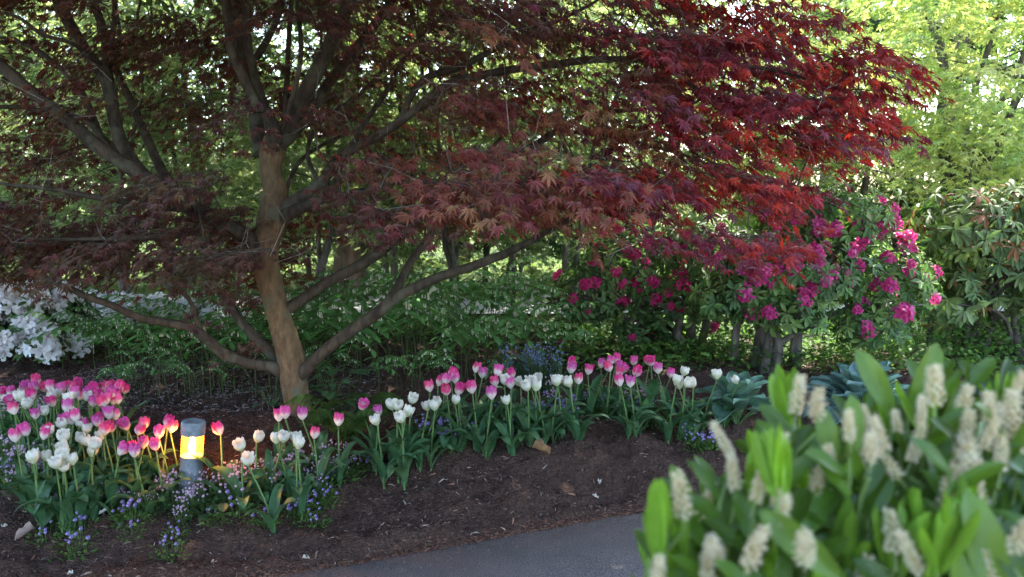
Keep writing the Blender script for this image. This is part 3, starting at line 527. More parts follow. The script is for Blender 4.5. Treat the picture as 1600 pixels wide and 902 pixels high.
def rhodo(name, loc, lobes, nwh, pal, ll, fpal, nfl, frad, label, seed, stemsn=7, per=8, droop=.5, base_r=.035, spread=.5, tmpl=ELL):
    r = np.random.default_rng(seed); loc = np.array(loc); t = thing(name, loc, label, 'shrub'); lobes = np.array(lobes); w_ = (lobes[:, 3] * lobes[:, 4] * lobes[:, 5]) ** .7; w_ /= w_.sum()
    ki = r.choice(len(lobes), nwh, p=w_); lb = lobes[ki]; d = norm(r.normal(size=(nwh, 3)) * [1, 1, .9]); rad = r.uniform(.35, 1.0, (nwh, 1)) ** .4
    C = lb[:, :3] + d * rad * lb[:, 3:6] * (1 + .1 * r.normal(size=(nwh, 1))); d[:, 2] += .35; d = norm(d)
    ok = C[:, 2] > .1; C, d = C[ok], d[ok]; n = len(C)
    x = norm(np.cross(d, norm(r.normal(size=(n, 3))))); y = np.cross(d, x); an = (np.arange(per) * 2 * math.pi / per)[None, :] + r.uniform(0, 6.28, (n, 1)) + r.normal(0, .2, (n, per))
    D = x[:, None] * np.cos(an)[..., None] + y[:, None] * np.sin(an)[..., None] + d[:, None] * r.uniform(.0, .7, (n, per, 1)); D[..., 2] -= droop * r.uniform(.3, 1, (n, per))
    P = C[:, None] + norm(D) * .012; pa = np.array(pal); pc = pa[r.integers(0, len(pa), n)][:, None] * r.uniform(.75, 1.3, (n, per, 1)); keep = r.random((n, per)) < .9
    g = G(); g.scatter(*tmpl, P[keep], frames(D[keep], norm(np.repeat(d[:, None], per, 1)[keep] + [0, 0, .5]), r.uniform(.7, 1.2, keep.sum()) * ll), pc[keep]); g.build('foliage', M_rho, t)
    s = G(); nodesP = []
    for i in range(stemsn):
        l = lobes[i % len(lobes)]; a = r.uniform(0, 6.28); b = np.array([math.cos(a) * spread * r.uniform(.1, 1), math.sin(a) * spread * r.uniform(.1, 1) * .6, -.05]); e = l[:3] + r.normal(0, .3, 3) * l[3:6]; e[2] = max(e[2], .5)
        m1 = b + (e - b) * [.18, .18, .42] + [r.normal(0, .06), r.normal(0, .06), 0]; m2 = b + (e - b) * [.55, .55, .78] + [r.normal(0, .08), r.normal(0, .08), 0]; Q = bez([b, m1, m2, e], 6); rr = np.linspace(base_r * r.uniform(.6, 1.1), base_r * .25, len(Q)); s.tube(Q, rr, 8, bump=.08); nodesP.append(Q[4:])
    arr = np.concatenate(nodesP)
    for i in r.permutation(n):
        dd = np.linalg.norm(arr - C[i], axis=1); j = int(np.argmin(dd)); L = dd[j]
        if L < .03: continue
        mm = (arr[j] + C[i]) / 2 + r.normal(0, .04, 3) * min(1, L * 2) - [0, 0, L * .1]; s.segs([arr[j], mm], [mm, C[i]], [.006, .0042], [.0042, .003], (1, 1, 1), 4)
        if len(arr) < 700: arr = np.vstack([arr, mm])
    s.build('stems', M_stem, t)
    if nfl:
        fm = [florets(r, 11, frad, frad * .72, fpal).build('flower_cluster', M_pet, t) for _ in range(5)]
        face = d[:, 1] * -.6 + d[:, 2] * .5 + rad[ok][:, 0] * .5; cand = np.argsort(-(face + r.normal(0, .8, n)))[:nfl]
        for q, i in enumerate(cand):
            f = fm[q] if q < 5 else fm[q % 5].copy()
            if q >= 5: COL.objects.link(f); f.parent = t
            f.location = tuple(C[i] + d[i] * .02); f.rotation_euler = Vector(d[i] + np.array([0, -.25, 0])).to_track_quat('Z', 'Y').to_euler(); k = r.uniform(.6, 1.25); f.scale = (k, k, k * r.uniform(.7, 1.1))
    return t
RG = [(.055, .11, .035), (.075, .14, .045), (.10, .15, .05), (.045, .09, .035)]
def lobe(px, py, Y, wx, wz, dy, base):             # ellipsoid of foliage, sizes in photo pixels
    p = pt(px, py, Y) - np.array(base); return (*p, wx * Y / FPX, dy, wz * Y / FPX)
b = np.array(loc_at(1215, 6.0)); 
rhodo('magenta_rhododendron', b, [lobe(1300, 340, 6.2, 90, 55, .5, b), lobe(1240, 420, 6.0, 110, 65, .55, b), lobe(1370, 430, 6.1, 75, 70, .5, b), lobe(1180, 440, 6.1, 70, 60, .45, b), lobe(1360, 500, 5.9, 65, 40, .4, b), lobe(1230, 480, 5.8, 60, 35, .35, b), lobe(1130, 460, 5.9, 50, 40, .3, b), lobe(1240, 330, 6.3, 60, 40, .4, b)],
      1050, [(c[0]*1.4, c[1]*1.4, c[2]*1.2) for c in RG], .075, MAG, 100, .045, 'large rhododendron covered in magenta blooms under the right edge of the red crown', 81, 9, base_r=.045)  # leaf tones lifted, putting this bush's light into its colour
b = np.array(loc_at(1060, 6.9))
rhodo('magenta_rhododendron', b, [lobe(1000, 420, 6.9, 110, 55, .6, b), lobe(1100, 400, 6.9, 90, 60, .5, b), lobe(920, 460, 6.7, 60, 45, .45, b), lobe(1050, 470, 6.6, 80, 35, .4, b), lobe(1000, 520, 6.6, 60, 16, .3, b), lobe(890, 540, 6.5, 20, 20, .2, b)],
      640, [(c[0] * 1.1, c[1] * 1.05, c[2] * 1.0) for c in RG], .080, [(.55, .03, .17), (.48, .02, .14)], 75, .040, 'darker shaded rhododendron with scattered magenta blooms and many bare curving trunks', 82, 13, base_r=.05, spread=.9)  # shade put into colour: leaves and blooms darker than the lit bush
b = np.array(loc_at(1540, 6.6))
rhodo('flowerless_rhododendron', b, [lobe(1500, 350, 6.6, 75, 50, .5, b), lobe(1590, 330, 6.6, 75, 45, .5, b), lobe(1560, 420, 6.5, 85, 65, .5, b), lobe(1480, 460, 6.4, 45, 40, .3, b), lobe(1640, 440, 6.5, 50, 60, .5, b)],
      560, [(.11, .18, .07), (.14, .21, .08), (.09, .15, .06), (.16, .22, .09), (.18, .25, .08), (.22, .10, .04)], .105, None, 0, .05, 'open rhododendron without blooms showing twisted bare stems at the right edge', 83, 18, per=8, droop=1.0, base_r=.032, spread=.6, tmpl=strap(1, .30, 4, .22, .2))
b = np.array(loc_at(20, 6.4))
rhodo('white_rhododendron', b, [lobe(20, 490, 6.4, 85, 50, .45, b), lobe(75, 555, 6.3, 70, 42, .4, b), lobe(95, 500, 6.5, 40, 35, .3, b), lobe(-60, 520, 6.3, 60, 70, .4, b), lobe(60, 470, 6.6, 60, 35, .4, b)],
      360, RG, .10, WHT, 62, .072, 'nearest white rhododendron at the left edge behind the pink tulips', 84, 8, base_r=.035)
b = np.array(loc_at(130, 8.6))
rhodo('white_rhododendron', b, [lobe(120, 490, 8.6, 70, 24, .5, b), lobe(185, 492, 8.6, 60, 22, .5, b)], 260, RG, .11, WHT, 70, .085, 'low white rhododendron just beyond the nearest one, above the arching green stems', 85, 6)
b = np.array(loc_at(330, 9.6))
rhodo('white_rhododendron', b, [lobe(270, 492, 9.6, 60, 18, .5, b), lobe(350, 492, 9.6, 60, 16, .5, b)], 200, RG, .11, WHT, 60, .085, 'farthest white rhododendron seen under the long low left limb', 86, 6)

# ------------------------------------------------------------------ solomon's seal bank
def seal(seed):
    r = np.random.default_rng(seed); t = thing('solomons_seal', (0, 0, 0), 'x', 'plant', 'arching stems in the green bank')
    H = r.uniform(.46, .6); RR = r.uniform(.38, .52); P = bez([[0, 0, -.03], [.03, 0, H * .55], [.16 * RR / .4, 0, H * .92], [RR * .75, 0, H], [RR * 1.25, 0, H * .86]], 7)
    G().tube(P, np.linspace(.004, .0015, len(P)), 5, (.07, .11, .035)).build('stem', M_tul, t)
    g = G(); f = G(); n = 13
    for i in range(n):
        q = P[int(len(P) * (.34 + .64 * i / n))]; sg = 1 if i % 2 else -1; d = np.array([.55, sg * 1.0, r.uniform(-.45, -.05)]); s_ = .125 * (1 - .35 * i / n) * r.uniform(.9, 1.1)
        g.scatter(*ELL, q[None], frames(d[None], np.array([[0, 0, 1.]]), np.array([s_])), np.array([[.11, .25, .075]]) * r.uniform(.7, 1.3))
        if 1 < i < 10:
            for k in range(2):
                p0 = q + [r.normal(0, .006), sg * .008 * k, -.01]; f.tube([p0, p0 - [0, 0, .012], p0 - [0, 0, .026]], [.001, .0035, .004], 5, (.75, .78, .62))
    k0 = int(len(P) * .36); f.tube(P[k0:] - [0, 0, .006], .0012, 4, (.3, .4, .15)); g.build('foliage', M_seal, t); f.build('flower_strand', M_pet, t); return t
seals = [seal(90 + i) for i in range(5)]
lab = "arching Solomon's seal stem with paired green leaves in the bank behind the maple"
for k in range(292):
    for _ in range(50):
        px = rng.uniform(70, 880); Y = 5.15 + 2.7 * rng.random() ** 1.7 + (.3 if px > 430 else 0)
        if k > 225: px = rng.uniform(120, 830); Y = rng.uniform(5.0, 5.45)
        x = (px - 800) / FPX * Y
        if px < 170 and Y < 6.0: continue
        break
    loc = (x, Y, float(hgt(x, Y))); rz = math.pi + rng.normal(0, .8) if px < 430 else rng.choice([math.pi + .6, -.5, -1.6]) + rng.normal(0, .6); s = rng.uniform(.8, 1.15) * (1 if px < 700 or Y > 6.3 else .8) * (rng.uniform(.4, .62) if k > 225 else 1)
    if px < 350: s *= .78
    if px > 560 and px < 850: s *= 1.08
    if k < 5: t = seals[k]; t['label'] = lab; t.location = loc; t.rotation_euler.z = rz; t.scale = (s, s, s)
    else: dup(seals[k % 5], loc, rz, lab, None, s, (rng.normal(0, .06), rng.normal(0, .06)))

# low leafy undergrowth behind the bed
def carpet(n, x0, x1, y0, y1, size, pal, seed, hmax, tmpl, name, mat, label, cat, dens=None):
    r = np.random.default_rng(seed); x = r.uniform(x0, x1, n); y = r.uniform(y0, y1, n); k = N2(x * 1.3, y * 1.3) + N1(x * 4, y * 4) * .5 > -.28; x, y = x[k], y[k]; n = len(x)
    z = hgt(x, y) + r.uniform(.0, 1, n) * hmax * np.clip(1.25 - (y - y0) / (y1 - y0), .2, 1) * (.6 + N3(x * 2, y * 2)); D = norm(np.stack([r.normal(size=n), r.normal(size=n), r.uniform(-.3, .8, n)], -1)); U = norm(r.normal(0, .4, (n, 3)) + [0, 0, 1])
    pal = np.array(pal); g = G().scatter(*tmpl, np.stack([x, y, z], -1), frames(D, U, r.uniform(.6, 1.2, n) * size), pal[r.integers(0, len(pal), n)] * r.uniform(.7, 1.3, (n, 1)))
    return tag(g.build(name, mat, smooth=False), label, cat, kind='stuff')
carpet(34000, -7, 7.5, 6.1, 10.1, .055, [(.06, .13, .03), (.08, .17, .035), (.045, .10, .028)], 101, .28, QUADL, 'undergrowth', M_grn, 'low green leafy undergrowth spreading below the rhododendrons', 'undergrowth')
carpet(30000, .3, 7.0, 5.7, 9.0, .06, [(.09, .19, .04), (.12, .23, .05), (.06, .13, .035)], 103, .30, QUADL, 'ground_cover', M_grn, 'fresh green ground cover among the rhododendron trunks at the right', 'ground cover')
carpet(16000, -14, 14, 12.4, 22, .10, [(.12, .20, .04), (.16, .25, .05)], 102, .12, QUADL, 'grass', M_grn, 'bright grass beyond the pale road', 'grass')

# ------------------------------------------------------------------ tulips
def cup(r, H, Rm, cb, ct, openk=0.0, frill=.0):
    g = G()
    for ring in range(2):
        for j in range(3):
            th = j * 2.094 + ring * 1.047 + r.normal(0, .06); V = []; C = []; rs = 1.0 if ring == 0 else .88; hh = H * r.uniform(.93, 1.05)
            nv, nu = 7, 6
            for iv in range(nv + 1):
                v = iv / nv; rr = Rm * rs * (.22 + .78 * math.sin(min(1, v / .5) * math.pi / 2)) * (1 - .22 * max(0, (v - .5) / .5) ** 1.5 * (1 - openk * 2.2)); aw = .80 * math.sqrt(max(.02, 1 - (abs(v - .48) / .56) ** 2.4))
                for iu in range(nu + 1):
                    u = iu / nu * 2 - 1; a = th + u * aw; rq = rr * (1 + .05 * u * u * (1 if v > .5 else 0)) + frill * r.normal() * v
                    V.append([rq * math.cos(a), rq * math.sin(a), hh * (.02 + v * (1 - .05 * u * u)) + frill * r.normal() * v])
                    k = sm(np.array((v - .22 - .12 * abs(u)) / .42)); k = float(np.clip(k + r.normal(0, .09), 0, 1)); C.append(np.array(cb) * (1 - k) + np.array(ct) * k)
            F = [[i * (nu + 1) + q, i * (nu + 1) + q + 1, (i + 1) * (nu + 1) + q + 1, (i + 1) * (nu + 1) + q] for i in range(nv) for q in range(nu)]
            g.add(V, F, np.array(C))
    return g
def tulip(kind, seed):
    r = np.random.default_rng(seed); t = thing('tulip', (0, 0, 0), 'x', 'tulip'); H = .275
    lean = r.normal(0, .034, 2); P = bez([[0, 0, -.02], [lean[0] * .2, lean[1] * .2, H * .4], [lean[0], lean[1], H]], 5); e = P[-1]
    G().tube(P, np.linspace(.0042, .0034, len(P)), 6, (.13, .22, .07)).build('stem', M_tul, t)
    if kind == 'pink': pk = [(.66, .03, .22), (.70, .08, .34), (.58, .07, .32), (.72, .05, .20)][seed % 4]; g = cup(r, .066, .0255, (.84, .80, .70), pk, (.75 if seed % 5 == 0 else r.uniform(-.2, .3)), .0010)
    else: g = cup(r, .056, .026, (.62, .66, .42), (.80, .78, .68), r.uniform(0, .6), .0018)
    f = g.build('flower', M_pet, t); f.location = tuple(e); f.rotation_euler = (r.normal(0, .24), r.normal(0, .24), 0); f.scale = (.88,) * 3
    for i in range(int(r.integers(3, 5))):
        L = r.uniform(.15, .25); W = r.uniform(.032, .056); V, F = strap(L, W, 9, .22, 0, .08, .42, .5)
        a0 = r.uniform(.12, .5); bend = r.uniform(.9, 2.2); out_ = []; y = z = 0; ang = math.pi / 2 - a0
        ts = np.linspace(0, 1, 10)
        Y_, Z_, A_ = [0.004], [0.0], [ang]
        for q in range(9): ang -= bend / 9 * (.3 + 1.4 * q / 9); Y_.append(Y_[-1] + math.cos(ang) * L / 9); Z_.append(Z_[-1] + math.sin(ang) * L / 9); A_.append(ang)
        V2 = V.copy()
        for q in range(10):
            for c in range(5): i5 = q * 5 + c; zz = V[i5, 2]; V2[i5] = [V[i5, 0], Y_[q] - math.sin(A_[q]) * zz, Z_[q] + math.cos(A_[q]) * zz]
        lf = G().add(V2, F, np.array([(.055, .13, .055), (.07, .15, .06), (.09, .17, .07)][int(r.integers(3))]) * (1 + .12 * r.normal(size=(len(V2), 1)))).build('leaf', M_tul, t)
        lf.rotation_euler = (0, 0, i * 2.2 + r.normal(0, .4)); lf.location = (0, 0, -.005 + .02 * i)
    return t
T1, T2, T3, T4 = (0, 560, 5.333), (250, 600, 4.509), (550, 550, 5.307), (830, 530, 3.9225)
def Z(t, L): return [(t[0] + a / t[2], t[1] + b / t[2]) for a, b in L]
PINK = Z(T1, [(15,290),(75,255),(140,250),(265,205),(230,245),(265,280),(330,255),(220,338),(450,215),(440,250),(520,235),(575,215),(615,215),(655,220),(550,250),(600,245),(745,245),(800,235),(870,240),(995,225),(960,265),(580,300),(640,275),(655,315),(735,300),(835,265),(840,305),(925,305),(985,315),(1090,350),(435,370),(545,385),(645,380),(705,350),(815,380),(885,365),(160,415),(325,450),(700,495),(755,485),(805,480),(855,475),(980,480),(840,545),(585,530),(525,540),(455,580),(265,595),(350,610),(180,660),(940,610),(990,575),(1045,560),(1140,600),(1185,545),(1265,555),(1340,560),(1400,620),(1480,560),(1340,705),(1090,735),(1145,730),(1210,750),(900,750)]) \
     + Z(T2, [(435,345),(835,230),(965,205),(1100,210),(1105,355),(1255,275),(1505,120),(1515,190)]) \
     + Z(T3, [(605,280),(700,265),(740,225),(775,235),(855,165),(1025,140),(1090,165),(1000,195),(930,240),(1140,255),(835,320),(905,315),(1030,295),(1105,340),(1295,160),(1310,270)]) \
     + Z(T4, [(290,145),(250,190),(255,235),(370,180),(400,130),(425,165),(485,125),(465,165),(505,165),(550,182),(580,190),(645,130),(685,135),(690,190),(760,140),(770,200),(845,180),(600,250),(645,255)])
WHITE = Z(T1, [(110,330),(10,370),(215,300),(310,310),(390,320),(440,290),(480,300),(500,330),(400,440),(350,360),(520,455),(700,275),(785,320),(545,480),(370,550),(650,535),(735,575),(420,620),(500,680),(480,740),(680,650),(670,700),(800,690),(880,650),(290,790),(300,830),(385,800),(615,760),(545,800),(485,840),(635,835),(555,870),(745,795)]) \
     + Z(T2, [(575,410),(665,375),(755,355),(900,350),(955,395),(985,425),(780,505)]) \
     + Z(T3, [(255,565),(370,430),(375,490),(450,380),(455,430),(425,530),(555,475),(600,410),(650,445),(895,400),(1285,225),(1330,405),(1410,260),(1475,255),(1530,230),(1570,240)]) \
     + Z(T4, [(45,245),(80,265),(135,250),(195,255),(285,265),(845,250),(945,205),(930,245),(985,270),(1060,205),(1190,230),(1005,280)])
def area(x, y):
    if x < 330 and y < 643: return 'rear left drift'
    if x < 330: return 'front left drift'
    if x < 560: return 'sparse row right of the lamp'
    if x < 740 and y > 618: return 'leafy clump at the middle'
    if x < 800: return 'group behind the middle clump'
    if x < 890: return 'curve leading to the right drift'
    return 'long right drift'
pp = [tulip('pink', 200 + i) for i in range(13)]; wp = [tulip('white', 220 + i) for i in range(10)]
TUL = []
for kind, L, pr in (('pink', PINK, pp), ('white', WHITE, wp)):
    L = sorted(L); cnt = {}
    for i, (px, py) in enumerate(L):
        s = rng.uniform(.93, 1.12) if px < 330 else rng.uniform(1.0, 1.18)
        if py < 620 and px > 700: s *= 1.05
        p = hit(px, py, .302 * s); z = float(hgt(p[0], p[1])); ar = area(px, py); cnt[ar] = cnt.get(ar, 0) + 1
        lab = kind + ' tulip, ' + ordn[cnt[ar] - 1] + ' ' + kind + ' one from the left in the ' + ar
        grp = ('pink' if kind == 'pink' else 'white') + ' tulips in the ' + ar; loc = (p[0], p[1], z); TUL.append(loc); rz = rng.uniform(0, 6.28)
        if i < len(pr): t = pr[i]; t['label'] = lab; t['group'] = grp; t.location = loc; t.rotation_euler.z = rz; t.scale = (s, s, s)
        else: dup(pr[i % len(pr)], loc, rz, lab, grp, s, (rng.normal(0, .035), rng.normal(0, .035)))

# ------------------------------------------------------------------ bedding: violas, small pink flowers, leaf rosettes
def viola(seed, fc, nf, name, cat, leafc, hf=.08):
    r = np.random.default_rng(seed); t = thing(name, (0, 0, 0), 'x', cat); g = G(); n = 85
    a = r.uniform(0, 6.28, n); q = r.uniform(0, 1, n) ** .6 * .075; P = np.stack([np.cos(a) * q, np.sin(a) * q, r.uniform(.0, hf * .75, n)], -1)
    D = norm(np.stack([np.cos(a), np.sin(a), r.uniform(-.2, 1.2, n)], -1) + r.normal(0, .3, (n, 3)))
    g.scatter(EV * [1.3, 1, 1], EF3, P, frames(D, norm(r.normal(0, .4, (n, 3)) + [0, 0, 1]), r.uniform(.012, .026, n)), np.array(leafc) * r.uniform(.7, 1.5, (n, 1)))
    k = r.choice(n, 14, replace=False); g.segs(np.tile([0, 0, -.01], (14, 1)) + P[k] * [.3, .3, 0], P[k], .0012, .0009, leafc); g.build('foliage', M_grn, t, smooth=False)
    f = G()
    for i in range(nf):
        a_ = r.uniform(0, 6.28); q_ = r.uniform(0, .07); c0 = np.array([math.cos(a_) * q_, math.sin(a_) * q_, r.uniform(hf * .75, hf * 1.25)]); d = norm(np.array([r.normal(0, .3), -1 + r.normal(0, .3), .5])); x = norm(np.cross(d, [0, 0, 1])); y = np.cross(d, x)
        for j in range(5):
            q2 = j * 1.2566 + .3; e = x * math.cos(q2) + y * math.sin(q2); s_ = np.cross(d, e); R1 = .007 if name == 'viola_plant' else .0045
            f.add([c0, c0 + e * R1 * .8 - s_ * R1 * .5, c0 + e * R1 * 1.2 + d * .002, c0 + e * R1 * .8 + s_ * R1 * .5], [[0, 1, 2], [0, 2, 3]], np.array([fc[0] if j % 5 else fc[1]] * 4))
        f.segs([c0 * [.6, .6, .2]], [c0], .0009, .0008, (.10, .16, .05))
    f.build('flowers', M_pet, t, smooth=False); return t
vio = [viola(300 + i, ((.24, .17, .42), (.50, .46, .68)), 7, 'viola_plant', 'flower', (.085, .16, .04)) for i in range(4)]
aly = [viola(310 + i, ((.62, .42, .55), (.75, .6, .68)), 26, 'alyssum_clump', 'flower', (.07, .13, .045), .11) for i in range(3)]
def spread_row(protos, pts, lab, grp):
    first = not getattr(spread_row, 'done', {}).get(id(protos[0])); d_ = getattr(spread_row, 'done', {}); d_[id(protos[0])] = 1; spread_row.done = d_
    for i, (px, py) in enumerate(pts):
        p = hit(px, py); loc = (p[0], p[1], float(hfull(p[0], p[1])) - .005); s = rng.uniform(.7, 1.25)
        if first and i < len(protos): t = protos[i]; t['label'] = lab; t['group'] = grp; t.location = loc; t.rotation_euler.z = rng.normal(0, .5); t.scale = (s, s, s)
        else: dup(protos[i % len(protos)], loc, rng.normal(0, .5), lab, grp, s)
def along(poly, n, jx, jy):
    P = bez([(a, b, 0) for a, b in poly], 20)[:, :2]; k = rng.integers(0, len(P), n); return [(a + rng.normal(0, jx), b + rng.normal(0, jy)) for a, b in P[k]]
spread_row(vio, along([(860, 655), (920, 652), (985, 650), (1050, 655)], 38, 14, 9), 'small purple viola along the front of the right tulip drift', 'violas before the right drift')
spread_row(vio, along([(600, 720), (660, 700), (730, 690), (800, 668), (850, 660)], 34, 14, 12), 'small purple viola edging the bed in front of the middle tulips', 'violas before the middle tulips')
spread_row(vio, along([(1070, 690), (1100, 705), (1130, 705)], 6, 10, 5), 'small purple viola on bare mulch near the laurel', 'violas near the laurel')
spread_row(vio, along([(340, 850), (430, 815), (500, 790), (570, 750)], 15, 16, 14), 'small purple viola at the mulch edge below the lamp', 'violas below the lamp')
spread_row(vio, along([(90, 850), (170, 840), (250, 870)], 8, 25, 14), 'small purple viola on the dark mulch at lower left', 'violas at lower left')
spread_row(vio, [(rng.uniform(0, 100), rng.uniform(650, 800)) for _ in range(22)], 'small purple viola crowded among the flowers at the left edge', 'violas at the left edge')
spread_row(aly, along([(180, 800), (260, 795), (330, 790), (400, 770), (470, 755), (540, 735)], 38, 16, 12), 'pale pink alyssum clump among the leaves around the lamp', 'alyssum around the lamp')
spread_row(aly, [(rng.uniform(-10, 130), rng.uniform(640, 780)) for _ in range(48)], 'pale pink alyssum clump carpeting the left side of the bed', 'alyssum at the left')
spread_row(aly, along([(860, 640), (920, 635), (1000, 640), (1040, 650)], 9, 12, 6), 'pale pink alyssum clump in the right tulip drift', 'alyssum in the right drift')
spread_row(aly, along([(60, 800), (120, 790), (200, 790)], 9, 20, 8), 'pale pink alyssum clump spilling onto the mulch at the left', 'alyssum spilling left')
fmn = [viola(330, ((.20, .26, .48), (.35, .40, .62)), 22, 'forget_me_not', 'flower', (.04, .09, .05), .22)]
spread_row(fmn, [(rng.uniform(785, 880), rng.uniform(596, 612)) for _ in range(22)], 'pale blue forget-me-not clump in the shade behind the tulips', 'forget-me-nots')

# ------------------------------------------------------------------ hostas, fern, small leafy plants
def hosta(loc, n, ll, label, seed, pal, rad=.10):
    r = np.random.default_rng(seed); t = thing('hosta_plant', loc, label, 'plant')
    for i in range(n):
        tier = i / n; a = i * 2.4 + r.normal(0, .2); L = ll * r.uniform(.8, 1.15) * (1 - .15 * tier); W = L * .80; nu, nv = 12, 9; V = []; C = []; tiltv = .35 + .85 * tier + r.normal(0, .12); c = np.array(pal[r.integers(len(pal))])
        for iv in range(nv + 1):
            v = iv / nv; wv = W * .5 * (math.sin(min(1, (v + .06) / .38) * math.pi / 2) if v < .34 else max(0, 1 - ((v - .34) / .66) ** 1.7) ** .75); 
            for iu in range(nu + 1):
                u = iu / nu * 2 - 1; y = L * v - (.12 * L * u * u if v < .3 else 0); z = .16 * W * u * u * 1.6 - .55 * L * v * v * (1.25 - .6 * tier) + .008 * math.sin(v * 9 + u * 5 + i) * abs(u)
                V.append([u * wv, y, z]); C.append(c * (.88 + .24 * (iu % 2)) * (1.4 if abs(u) < .05 else 1)); V[-1][2] += .0014 * (iu % 2)
        V = np.array(V); ca, sa = math.cos(tiltv), math.sin(tiltv); V = np.stack([V[:, 0], V[:, 1] * ca - V[:, 2] * sa, V[:, 1] * sa + V[:, 2] * ca], -1)
        off = np.array([0, rad * (1.5 - 1.2 * tier) * r.uniform(.7, 1.2), .07 + .13 * tier + r.normal(0, .015)]); V = V + off; cb, sb = math.cos(a), math.sin(a); V = np.stack([V[:, 0] * cb - V[:, 1] * sb, V[:, 0] * sb + V[:, 1] * cb, V[:, 2]], -1)
        F = [[q * (nu + 1) + k, q * (nu + 1) + k + 1, (q + 1) * (nu + 1) + k + 1, (q + 1) * (nu + 1) + k] for q in range(nv) for k in range(nu)]
        g = G().add(V, F, np.array(C)); e = np.array([-off[1] * sb, off[1] * cb, off[2]]); g.tube([[0, 0, -.02], e * [.5, .5, .55], e], [.006, .005, .004], 6, (.12, .20, .08)); g.build('leaf', M_host, t)
    return t
HP = [(.12, .22, .15), (.14, .25, .18), (.10, .19, .13)]
hosta(hit(1150, 662), 22, .20, 'nearer blue green hosta with broad leaves at the end of the tulip drift', 401, HP, .10)
hosta(hit(1345, 650), 38, .20, 'fuller dome shaped hosta with grey blue leaves below the magenta rhododendron', 402, [(.12, .21, .19), (.14, .24, .22), (.10, .19, .16)], .14)
def fern(loc, n, L, label, seed, col):
    r = np.random.default_rng(seed); t = thing('fern', loc, label, 'fern'); g = G()
    for i in range(n):
        a = i * 2.4 + r.normal(0, .3); d = np.array([math.cos(a), math.sin(a), 0]); s_ = np.array([-d[1], d[0], 0]); l = L * r.uniform(.7, 1.1)
        P = bez([[0, 0, 0], d * l * .25 + [0, 0, l * .55], d * l * .6 + [0, 0, l * .8], d * l * .95 + [0, 0, l * .65]], 7); g.tube(P, np.linspace(.003, .001, len(P)), 4, (.10, .12, .04))
        k = np.arange(3, len(P)); w_ = .10 * np.sin((k / len(P)) * math.pi * .95) * l / .4
        for sg in (-1, 1): g.scatter(*LANCE, P[k], frames(norm(s_ * sg + d * .35)[None].repeat(len(k), 0) + [0, 0, -.15], np.tile([0, 0, 1.], (len(k), 1)), np.maximum(w_, .01)), np.tile(col, (len(k), 1)) * r.uniform(.8, 1.2, (len(k), 1)))
    g.build('fronds', M_grn, t); return t
fern(hit(545, 705), 16, .34, 'soft green fern growing between the maple trunk and the leafy tulips', 411, (.07, .13, .03))
def rosette(name, loc, n, ll, hh, pal, label, seed, cat='plant', mat=M_tul):
    r = np.random.default_rng(seed); t = thing(name, loc, label, cat); a = np.arange(n) * 2.4 + r.normal(0, .3, n); q = r.uniform(.02, .12, n); P = np.stack([np.cos(a) * q, np.sin(a) * q, r.uniform(.02, hh, n)], -1)
    D = np.stack([np.cos(a), np.sin(a), r.uniform(-.3, .5, n)], -1); pal = np.array(pal); g = G().scatter(*ELLW, P, frames(D, np.tile([0, 0, 1.], (n, 1)), ll * r.uniform(.7, 1.2, n)), pal[r.integers(0, len(pal), n)] * r.uniform(.8, 1.2, (n, 1)))
    g.build('foliage', mat, t); G().segs(np.zeros((n, 3)), P, .003, .002, (.1, .15, .05)).build('stems', M_tul, t); return t
rosette('leafy_plant', hit(520, 632), 26, .10, .22, [(.06, .13, .05), (.08, .16, .06)], 'leafy green plant just right of the maple trunk base', 421)
rosette('leafy_plant', hit(425, 640), 14, .07, .14, [(.04, .09, .04)], 'small dark leafy plant left of the maple trunk base', 422)
rosette('leafy_plant', hit(350, 800), 12, .10, .10, [(.08, .14, .06)], 'broad leaved rosette in front of the lamp', 423)

# ------------------------------------------------------------------ lamp
lb = hit(296, 782); lamp = thing('bollard_lamp', lb, 'short grey bollard lamp with a glowing yellow window standing among the tulips', 'lamp'); lamp.rotation_euler = (0, R(5.5), 0)
def metal(name, col):
    m, t, b = nodes(name); tc = t.nodes.new('ShaderNodeTexCoord'); no = t.nodes.new('ShaderNodeTexNoise'); no.inputs['Scale'].default_value = 22; no.inputs['Detail'].default_value = 6; t.links.new(tc.outputs['Object'], no.inputs['Vector'])
    cr = t.nodes.new('ShaderNodeValToRGB'); cr.color_ramp.elements[0].color = (*[c * .55 for c in col], 1); cr.color_ramp.elements[1].color = (*[c * 1.25 for c in col], 1); cr.color_ramp.elements[0].position = .35; cr.color_ramp.elements[1].position = .65
    t.links.new(no.outputs['Fac'], cr.inputs[0]); t.links.new(cr.outputs[0], b.inputs['Base Color']); b.inputs['Roughness'].default_value = .6; return m
M_lampm = metal('weathered_grey_paint', (.17, .20, .22))
def lathe(prof, k=32):
    P = np.array(prof); an = np.arange(k) * 2 * math.pi / k; V = np.stack([P[:, 0:1] * np.cos(an), P[:, 0:1] * np.sin(an), np.repeat(P[:, 1:2], k, 1)], -1).reshape(-1, 3)
    F = [[i * k + j, i * k + (j + 1) % k, (i + 1) * k + (j + 1) % k, (i + 1) * k + j] for i in range(len(P) - 1) for j in range(k)]; return V, F
SC_ = np.linalg.norm(lb - np.array([0, 0, CAMZ])) / 3.9
def part(name, prof, mat, smooth=False, loc=(0, 0, 0)):
    o_ = G().add(*lathe([(a * SC_, b * SC_) for a, b in prof])).build(name, mat, lamp, smooth=smooth); return o_
part('post', [(0, -.08), (.043, -.08), (.043, .108), (.043, .110), (0, .110)], M_lampm)
part('collar', [(.0435, .106), (.048, .108), (.048, .152), (.0455, .156), (.0455, .190), (.047, .192), (.047, .206), (0, .208)], M_lampm)
